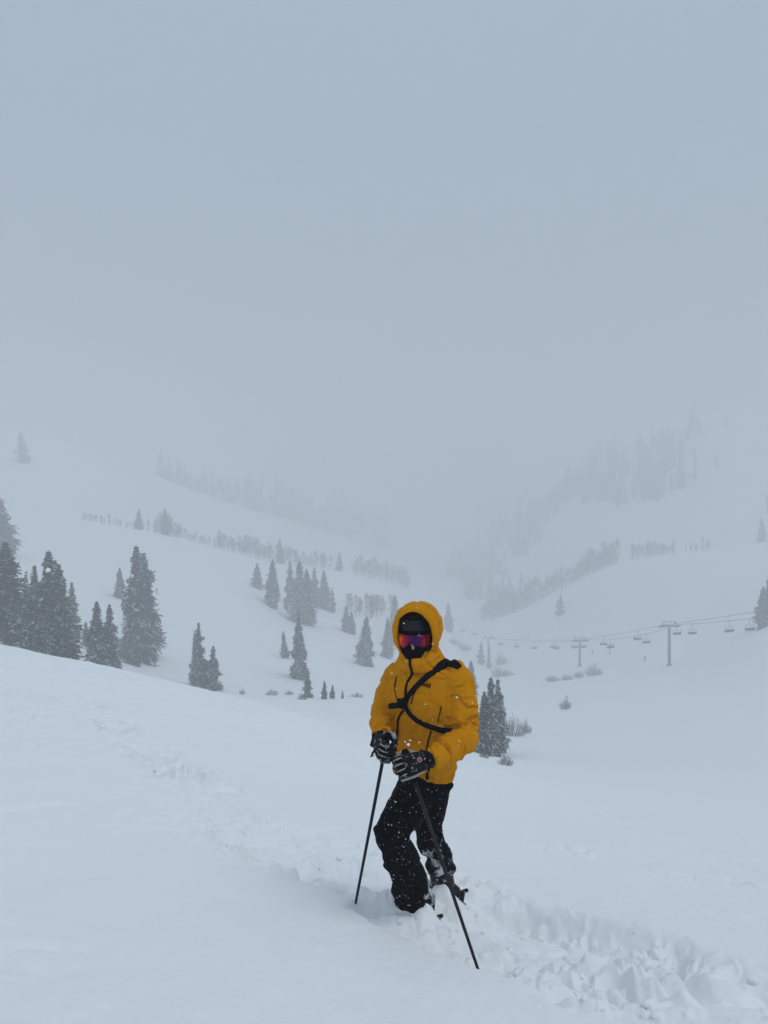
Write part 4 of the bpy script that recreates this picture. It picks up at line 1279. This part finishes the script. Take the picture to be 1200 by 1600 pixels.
ribbon('chest_seam', BJ, [(652, 1060, .004), (668, 1058, .004), (684, 1058, .004), (698, 1060, .004)], .003, M['jacket'], jacket)
ribbon('cuff_tab', BJ, [(676, 1168, .022), (680, 1176, .024), (682, 1184, .022)], .004, M['jacket'], jacket)
# emblem on the chest: two slanted letters H
def letter_h(cx, cyy, wd, ht):
    m = MB()
    sl_ = .22
    def seg(x0, y0, x1, y1, wdt):
        a, na = cast(BJ, x0, y0); b, nb_ = cast(BJ, x1, y1)
        if a is None or b is None: return
        m.bar(a + na * .002, b + nb_ * .002, wdt, .004, up=na)
    for s in (-1, 1):
        seg(cx + s * wd / 2 + sl_ * ht / 2, cyy - ht / 2 + s * .6, cx + s * wd / 2 - sl_ * ht / 2, cyy + ht / 2 + s * .6, .0055)
    seg(cx - wd / 2, cyy + .2, cx + wd / 2, cyy + .6, .006)
    m.build('emblem_letter', M['black_web'], jacket, smooth=False)
letter_h(663.0, 1069.6, 3.3, 5.4); letter_h(669.8, 1071.3, 4.2, 7.4)
# hood seam and drawcord toggle, hem cord
ribbon('hood_seam', BJ, [(665, 944, .003), (678, 956, .003), (686, 972, .003), (687, 990, .003)], .0015, M['jacket'], jacket)
m = MB()
q, nn = cast(BJ, 669, 1207)
if q is not None:
    m.tube([q + nn * .008, q + nn * .014 - UP * .025], [.006, .009], 8); m.tube([q + nn * .01 - UP * .025, q + nn * .012 - UP * .04], [.011, .006], 8)
    m.build('hem_toggle', M['black_web'], jacket)

# helmet
m = MB()
hcn = P(648.5, 984, 4.255)
rings = []
for j in range(13):
    ph = R(-12 + 102 * j / 12 * .995)
    rr = math.cos(ph) ** .85 if ph > 0 else 1.0
    rings.append([hcn + (HR * .097 * math.cos(t) + HF * .118 * math.sin(t)) * rr + HU * .124 * math.sin(ph) for t in [2 * math.pi * k / 32 for k in range(32)]])
m.loft(rings)
helmet = m.build('helmet', M['black_gloss'], person)
m = MB()          # brim
arc = [hcn + HR * .099 * math.sin(t) + HF * .121 * math.cos(t) + HU * (.004 + .012 * math.cos(t)) for t in np.linspace(-1.5, 1.5, 22)]
m.tube(arc, .0085, 8); m.build('brim', M['black_matte'], helmet)
for s, a in ((-1, .55), (1, .55), (-1, .2), (1, .2)):   # vents
    m = MB(); ph = R(42)
    c = hcn + (HR * .097 * math.sin(a) * s + HF * .118 * math.cos(a)) * math.cos(ph) ** .85 + HU * .124 * math.sin(ph)
    nn = (c - hcn).normalized()
    tt = (HR * s + HU * .25).normalized(); tt = (tt - nn * tt.dot(nn)).normalized()
    m.box(c, tt * .013, nn.cross(tt) * .004, nn * .0025); m.build('vent', M['black_matte'], helmet, smooth=False)
# goggles
gc = P(648.5, 993.5, 4.255)
gog = empty('goggles', (0, 0, 0)); gog.parent = person
def lens_rings(rad, h0, off, notch=True, ang=62):
    up_, dn = [], []
    for t in np.linspace(-1, 1, 33):
        a = R(ang) * t
        top = h0 * (1 - .12 * t * t)
        bot = -h0 * (1.02 - .30 * t ** 6)
        if notch: bot += h0 * .85 * math.exp(-(t / .20) ** 2)
        base_ = gc + HR * (rad * .92) * math.sin(a) + HF * (rad * 1.05) * math.cos(a)
        up_.append(base_ + HU * top); dn.append(base_ + HU * bot)
    return up_, dn
def band(name, rad, h0, thick, material, ang, notch=True):
    u0, d0 = lens_rings(rad, h0, 0, notch, ang); u1, d1 = lens_rings(rad - thick, h0, 0, notch, ang)
    m = MB(); rings = []
    for a, b, c, d in zip(u0, d0, d1, u1):
        bulge = HF * .006
        rings.append([a, a.lerp(b, .33) + bulge, a.lerp(b, .67) + bulge, b, c, d])
    m.loft(rings); return m.build(name, material, gog)
band('goggle_frame', .111, .043, .022, M['black_matte'], 66)
band('lens', .1155, .039, .006, M['lens'], 60)
m = MB()
for s in (-1, 1):
    pts = [gc + HR * .101 * math.sin(a) * s + HF * .116 * math.cos(a) for a in np.linspace(1.1, 2.4, 8)]
    m.tube(pts, .018, 8, flat=.2)
m.build('strap', M['black_web'], gog)
# face mask
m = MB()
mc = P(648, 1007.5, 4.225)
rings = []
for j, (dz_, a, b) in enumerate(((.012, .064, .086), (.004, .071, .096), (-.014, .074, .104), (-.034, .070, .104), (-.056, .060, .092), (-.080, .050, .07))):
    rings.append([mc + HR * a * math.cos(t) + HF * b * math.sin(t) * (1 if math.sin(t) > 0 else .8) + HU * dz_ - HU * (.018 * max(0, math.sin(t)) ** 10 if j < 2 else 0) for t in [2 * math.pi * k / 32 for k in range(32)]])
m.loft(rings); m.build('face_mask', M['black_matte'], person)

# gloves
def glove(center, fw, pole_up, side_hint, cuff_to, cuff_r):
    A = pole_up.normalized()
    F = (fw - A * fw.dot(A)).normalized()
    B = A.cross(F).normalized()
    if B.dot(side_hint) < 0: B = -B           # back of the hand
    S = 1.12
    def q(f, u, b): return center + (F * f + A * u + B * b) * S
    g = MB()
    # back of the hand and heel of the palm
    rings = []
    for f, hu, hb, cb in ((-.100, .034, .030, .010), (-.07, .042, .030, .016), (-.035, .047, .028, .020), (0.0, .050, .025, .024), (.03, .050, .020, .026), (.045, .044, .012, .024)):
        rings.append(ering(q(f, 0, cb), A * hu * S, B * hb * S, 18, .8))
    g.loft(rings)
    lens_ = ((.037, .98), (.0125, 1.06), (-.0125, 1.0), (-.036, .86))
    for u, k in lens_:
        g.tube([q(.025, u, .030), q(.056 * k, u, .016), q(.060 * k, u * .98, -.012), q(.036 * k, u * .96, -.034), q(.008, u * .95, -.036), q(-.012 / k, u * .95, -.030)], [.0145, .0150, .0142, .0136, .0130, .0105], 12)
    g.tube([q(-.055, .022, -.005), q(-.030, .044, -.024), q(.000, .056, -.030), (q(.026, .056, -.030))], [.021, .019, .0165, .0125], 12)
    o = g.build('glove', M['glove_black'], person)
    # cuff
    c = MB(); c.tube([q(-.075, 0, .010), q(-.10, 0, .008), cuff_to], [.043, .046, cuff_r], 18); c.build('cuff', M['glove_black'], o)
    # pale leather panels: along the finger backs, knuckle bars and thumb
    p = MB()
    for u, k in lens_:
        p.tube([q(.040, u, .045), q(.060 * k, u, .030), q(.070 * k, u, .008)], [.0028, .0042, .0026], 6)
    p.tube([q(-.05, -.043, .022), q(0, -.052, .022), (q(.045, -.050, .008)), q(.048, -.048, -.02)], [.007, .009, .010, .009], 8)
    p.build('trim_panel', M['glove_grey'], o)
    t = MB(); t.tube([q(-.062, .030, -.002), q(-.032, .052, -.022), q(0, .066, -.028), q(.03, .064, -.028)], [.016, .0165, .0135, .0095], 12)
    t.build('thumb_panel', M['glove_grey'], o)
    st = MB(); st.tube([q(-.072, .046, .0), q(-.072, .03, .042), q(-.072, -.03, .046), q(-.072, -.048, .01)], .009, 6, flat=.4)
    st.build('wrist_strap', M['black_web'], o)
    return o, q
UPL = (HANDL - TIPL).normalized(); UPR = (HANDR - TIPR).normalized()
gl, ql = glove(HANDL, HLF, UPL, Vector((.4, -.9, 0)), ARM_L[-1] + (ARM_L[-2] - ARM_L[-1]) * .6, .047)
gr, qr = glove(HANDR, HRF, UPR, Vector((-.9, -.45, 0)), ARM_R[-1] + (ARM_R[-2] - ARM_R[-1]) * .1, .040)
# round badge on the back of his left glove
m = MB(); nb2 = (ql(0, 0, 1) - ql(0, 0, 0)).normalized()
m.tube([ql(-.035, .004, .046), ql(-.035, .004, .053)], [.013, .013], 14); m.build('badge', M['glove_grey'], gl)
m = MB(); m.tube([ql(-.035, .004, .053), ql(-.035, .004, .0545)], [.009, .009], 12); m.build('badge_mark', mat('badge_red', (.35, .05, .04), .5, var=.2, vscale=60), gl)

# boots
def boot(foot, bd, shin_to, hidden):
    t = empty('ski_boot', foot); t.parent = person
    s = bd.cross(UP).normalized()
    z = UP
    sh = (shin_to - foot); sh = sh.normalized()
    m = MB()
    rings = []
    for f, hw, h0, h1 in ((-.085, .03, .0, .10), (-.07, .045, .0, .13), (-.02, .05, 0, .15), (.05, .05, 0, .12), (.12, .052, 0, .095), (.18, .048, 0, .08), (.215, .03, .01, .06)):
        c = bd * f + z * (h0 + h1) / 2
        rings.append(ering(c, s * hw, z * (h1 - h0) / 2, 16, .7))
    m.loft(rings); m.build('shell', M['boot'], t)
    m = MB()
    m.tube([sh * .07, sh * .15, sh * .24, sh * .30], [.066, .068, .070, .066], 18); cf = m.build('boot_cuff', M['boot'], t)
    m = MB(); m.tube([sh * .27, sh * .335], [.060, .062], 16); m.build('liner', M['boot_liner'], t)
    m = MB(); m.box(bd * .065 + z * -.012, bd * .155, s * .035, z * .014); m.build('sole', M['black_matte'], t, smooth=False)
    for k, (c, tn) in enumerate(((sh * .14, 1), (sh * .21, 1), (bd * .07 + z * .11, 0), (bd * .12 + z * .095, 0))):
        mm = MB()
        side = -s if (-s).y < 0 else s
        fr = bd
        r_ = .069 if tn else .05
        mm.bar(c + side * r_ + fr * -.02, c + (side * .6 + fr * .8).normalized() * r_ * 1.03, .012, .006)
        mm.bar(c + (side * .6 + fr * .8).normalized() * r_ * 1.04, c + fr * r_ * 1.1, .016, .008)
        mm.build('buckle', M['buckle'], t, smooth=False)
    return t
b_f = boot(FOOT_F, BD, LEG_F[-3], True)
b_b = boot(FOOT_B, BD, LEG_B[-2], False)
# vertical pale liner strips of the snow-filled gaiter on the rear boot
m = MB()
for k, off in enumerate((-.055, -.035, -.012)):
    a = FOOT_B + Vector((off, -.075, .03)); m.tube([a, a + Vector((-.012, 0, .07)), a + Vector((-.02, .01, .14))], [.007, .008, .006], 6)
m.build('boot_strap', M['boot_liner'], person)

# skis, mostly under the snow
def ski(foot, bd, label):
    t = empty('ski', foot + UP * -.03)
    tag(t, label, 'ski', "the skier's skis")
    s = bd.cross(UP).normalized()
    fl = bd.copy(); fl.z = 0.0; fl.normalize()
    m = MB(); rings = []
    for f, hw, zz, th in ((-.80, .045, -.36, .006), (-.6, .05, -.27, .008), (-.1, .044, -.07, .012), (.25, .044, -.05, .012), (.55, .054, -.11, .008), (.75, .05, -.14, .006), (.85, .02, -.12, .004)):
        rings.append([fl * f + s * hw + UP * (zz - th), fl * f + s * hw + UP * (zz + th), fl * f - s * hw + UP * (zz + th), fl * f - s * hw + UP * (zz - th)])
    m.loft(rings); m.build('ski_base', M['ski'], t, smooth=False)
    m = MB()
    h0 = -fl * .075 - UP * .03
    m.box(h0 + UP * .0, fl * .04, s * .03, UP * .03); m.tube([h0 + UP * .02, h0 + UP * .07 - fl * .01, h0 - fl * .05 + UP * .10], [.026, .022, .014], 10)
    m.build('heel_binding', M['boot'], t, smooth=False)
    m = MB(); m.tube([h0 - fl * .02 + UP * .09, h0 - fl * .035 + UP * .175, h0 - fl * .065 + UP * .195], [.015, .015, .010], 10); m.build('heel_lever', M['boot'], t)
    m = MB(); h1 = fl * .26
    m.box(h1 + UP * -.01, fl * .035, s * .03, UP * .03); m.tube([h1 + UP * .02, h1 + UP * .06], [.025, .018], 10)
    m.build('toe_binding', M['boot'], t, smooth=False)
    return t
ski(FOOT_F, BD, "ski under the skier's front bent leg, only its bindings poking through the snow")
ski(FOOT_B, BD, "ski under the skier's back leg, buried except for its heel binding")

# poles
def ski_pole(hand, tip, up_, label, length=1.22):
    t = empty('ski_pole', tip)
    tag(t, label, 'ski pole', "the skier's poles")
    top = hand + up_ * .062
    d = (tip - hand).normalized()
    end = top + d * length
    L = lambda p: Vector(p) - tip
    m = MB(); m.tube([L(hand - up_ * .06), L(hand.lerp(tip, .5)), L(end)], [.0095, .0088, .0062], 12); m.build('shaft', M['pole'], t)
    m = MB(); m.tube([L(hand - up_ * .085), L(hand - up_ * .06), L(hand), L(hand + up_ * .05), L(top), L(top + up_ * .02)], [.013, .019, .0165, .017, .022, .014], 14); m.build('grip', M['black_matte'], t)
    m = MB(); c = L(end - d * .07); a = d.cross(Vector((0, 1, 0))).normalized(); b = d.cross(a)
    m.tube([c + d * .006, c - d * .006], [.045, .03], 14); m.build('basket', M['pole'], t)
    m = MB(); m.tube([L(end - d * .005), L(end + d * .03)], [.006, .002], 8); m.build('pole_tip', M['buckle'], t)
    m = MB(); sd = Vector((-1, -.2, 0))
    m.tube([L(top), L(top + sd * .03 - up_ * .02), L(hand + sd * .062 - up_ * .03), L(hand + sd * .067 - up_ * .05), L(hand + sd * .05 - up_ * .04)], .006, 6, flat=.35); m.build('wrist_loop', M['black_web'], t)
    return t
ski_pole(HANDR, TIPR, UPR, "black ski pole in the skier's hand that hangs lower-left, planted beside the front knee")
ski_pole(HANDL, TIPL, UPL, 'black ski pole slanting across both legs, planted nearest the camera')

# chest harness
har = empty('chest_harness', P(632, 1098, 4.1))
tag(har, 'black sling harness crossing the yellow jacket over the shoulder with a chest clip', 'harness')
hp = P(632, 1098, 4.1)
def hr(name, pl, th, mt='black_web', sm=3):
    o = ribbon(name, BJ, pl, th, M[mt], None, lift=.004, smooth_n=sm)
    o.parent = har; o.matrix_parent_inverse = Matrix.Translation(-hp)
    return o
hr('shoulder_pad', [(718, 1044, .030), (712, 1039, .042), (704, 1036, .052), (695, 1037, .052), (686, 1042, .044), (679, 1048, .036)], .009)
hr('shoulder_strap', [(681, 1046, .036), (670, 1055, .031), (658, 1065.5, .028), (647, 1077, .027), (639, 1087, .027), (633, 1096, .03)], .007)
hr('side_strap', [(633, 1102, .026), (640, 1114, .024), (650, 1124, .024), (664, 1132, .025), (680, 1138, .027), (694, 1142, .030), (704, 1143, .032)], .007)
hr('short_strap', [(630, 1100, .026), (621, 1102, .030), (614, 1103, .032), (609, 1104, .026)], .009)
q, nn = cast(BJ, 632, 1098)
m = MB()
sx = Vector((.72, -.1, .5)).normalized(); sx = (sx - nn * sx.dot(nn)).normalized(); sy = nn.cross(sx)
m.ellipsoid(q + nn * .018, sx * .036, sy * .028, nn * .016, 16, 10, e=.5)
m.box(q + nn * .03, sx * .016, sy * .022, nn * .007)
m.tube([q + nn * .03 - sy * .03, q + nn * .036, q + nn * .03 + sy * .03], .008, 8)
bk = m.build('chest_clip', M['black_matte'], har); bk.matrix_parent_inverse = Matrix.Translation(-hp)

# snow clinging to the clothes
def specks(n, b, box, smin, smax, name, seed):
    rd = random.Random(seed); m = MB()
    k = 0; tries = 0
    while k < n and tries < n * 6:
        tries += 1
        px, py = rd.uniform(box[0], box[2]), rd.uniform(box[1], box[3])
        h, nn = cast(b, px, py)
        if h is None: continue
        s = smin + (smax - smin) * rd.random() ** 4
        t = nn.orthogonal().normalized(); u = nn.cross(t)
        m.ellipsoid(h + nn * s * .3, t * s * rd.uniform(.8, 1.4), u * s * rd.uniform(.7, 1.1), nn * s * .6, 6, 4)
        k += 1
    o = m.build(name, M['flake'], person)
    o['kind'] = 'stuff'
specks(300, BP, (575, 1215, 725, 1425), .0008, .0036, 'clinging_snow', 3)
specks(90, BJ, (580, 942, 750, 1218), .0010, .0042, 'clinging_snow', 4)

# ------------------------------------------------------------------ loose snow
def lump_proto(seed):
    bm = bmesh.new(); bmesh.ops.create_icosphere(bm, subdivisions=2, radius=1)
    for v in bm.verts: v.co *= 1 + .38 * mnoise.noise(v.co * 1.3 + Vector((seed * 7, 0, 0))) + .16 * mnoise.noise(v.co * 3 + Vector((0, seed * 5, 0)))
    v = np.array([p.co[:] for p in bm.verts]); f = np.array([[q.index for q in p.verts] for p in bm.faces]); bm.free()
    return v, f
def build_bulk(name, VV, FF, material, label):
    n = sum(len(v) for v in VV)
    co = np.vstack(VV); off = 0; fs = []
    for v, f in zip(VV, FF): fs.append(f + off); off += len(v)
    q = np.vstack(fs)
    me = bpy.data.meshes.new(name)
    me.vertices.add(len(co)); me.vertices.foreach_set('co', co.astype(np.float32).ravel())
    me.loops.add(q.size); me.loops.foreach_set('vertex_index', q.ravel().astype(np.int32))
    me.polygons.add(len(q)); me.polygons.foreach_set('loop_start', (np.arange(len(q)) * 3).astype(np.int32))
    me.polygons.foreach_set('use_smooth', np.ones(len(q), dtype=bool))
    me.update(calc_edges=True); me.materials.append(material)
    o = link(name, me); tag(o, label, None, None, 'stuff')
    return o
PRO = [lump_proto(i) for i in range(6)]
def rot_rand(rng):
    q = rng.normal(size=4); q /= np.linalg.norm(q); a, b, c, d = q
    return np.array([[1 - 2 * (c * c + d * d), 2 * (b * c - a * d), 2 * (b * d + a * c)], [2 * (b * c + a * d), 1 - 2 * (b * b + d * d), 2 * (c * d - a * b)], [2 * (b * d - a * c), 2 * (c * d + a * b), 1 - 2 * (b * b + c * c)]])
def clumps():
    N = 1500
    X, Y, S = [], [], []
    tr = [(TRENCH, .9, 110), (TRENCH2, 1.0, 130), (CHURN, 1.0, 240), (CHURN2, 1.0, 90), (RTRK, 1.0, 40), (UPTRK, 1.0, 60)]
    for pl, kw, n in tr:
        L = [math.hypot(b[0] - a[0], b[1] - a[1]) for a, b in zip(pl[:-1], pl[1:])]
        cs = np.cumsum(L) / sum(L)
        for _ in range(n):
            u = RNG.random(); i = int(np.searchsorted(cs, u)); i = min(i, len(L) - 1)
            t = RNG.random(); a, b = pl[i], pl[i + 1]
            wd = a[2] + t * (b[2] - a[2])
            X.append(a[0] + t * (b[0] - a[0]) + RNG.normal() * wd * .65); Y.append(a[1] + t * (b[1] - a[1]) + RNG.normal() * wd * .65)
            S.append(.005 + .020 * RNG.random() ** 3.0)
    X, Y = np.array(X), np.array(Y)
    Z = ground(X, Y)
    VV, FF = [], []
    for x, y, z, s in zip(X, Y, Z, S):
        v, f = PRO[RNG.integers(6)]
        sc = np.array([s * RNG.uniform(.9, 1.5), s * RNG.uniform(.9, 1.5), s * RNG.uniform(.6, .95)])
        VV.append((v @ rot_rand(RNG).T) * sc + np.array([x, y, z - s * .15])); FF.append(f)
    build_bulk('snow_clumps', VV, FF, M['snow_clump'], 'loose clumps of broken snow thrown up along the ski tracks')
clumps()

def snowfall():
    bm = bmesh.new(); bmesh.ops.create_icosphere(bm, subdivisions=1, radius=1)
    v0 = np.array([p.co[:] for p in bm.verts]); f0 = np.array([[q.index for q in p.verts] for p in bm.faces]); bm.free()
    VV, FF = [], []
    def flake(p, s):
        v = v0 * (1 + RNG.uniform(-.35, .35, (len(v0), 1)))
        sc = s * np.array([RNG.uniform(.7, 1.3), RNG.uniform(.7, 1.3), RNG.uniform(.5, 1.1)])
        VV.append((v @ rot_rand(RNG).T) * sc + np.array(p)); FF.append(f0)
    n = 0
    while n < 2600:
        Y = 0.9 + 9 * RNG.random() ** .55
        x = RNG.uniform(-.62, .62) * Y; z = RNG.uniform(-.75, .75) * Y
        if z < gz(x, Y) + .1: n += 1; continue
        flake((x, Y, z), RNG.uniform(.0009, .0021)); n += 1
    for (px, py, Y, s) in ((75, 891, 2.2, .0065), (207, 900, 2.6, .005), (714, 1090, 3.7, .0055), (631, 974, 3.9, .0055), (638, 1163, 3.6, .007), (641, 1157, 3.6, .0045), (655, 1160, 3.7, .0045), (633, 1159, 3.7, .0045), (612, 1052, 3.8, .0045), (618, 1253, 3.7, .005), (676, 1006, 3.8, .004)):
        flake(P(px, py, Y), s)
    build_bulk('falling_snow', VV, FF, M['flake'], 'snowflakes drifting through the air')
snowfall()
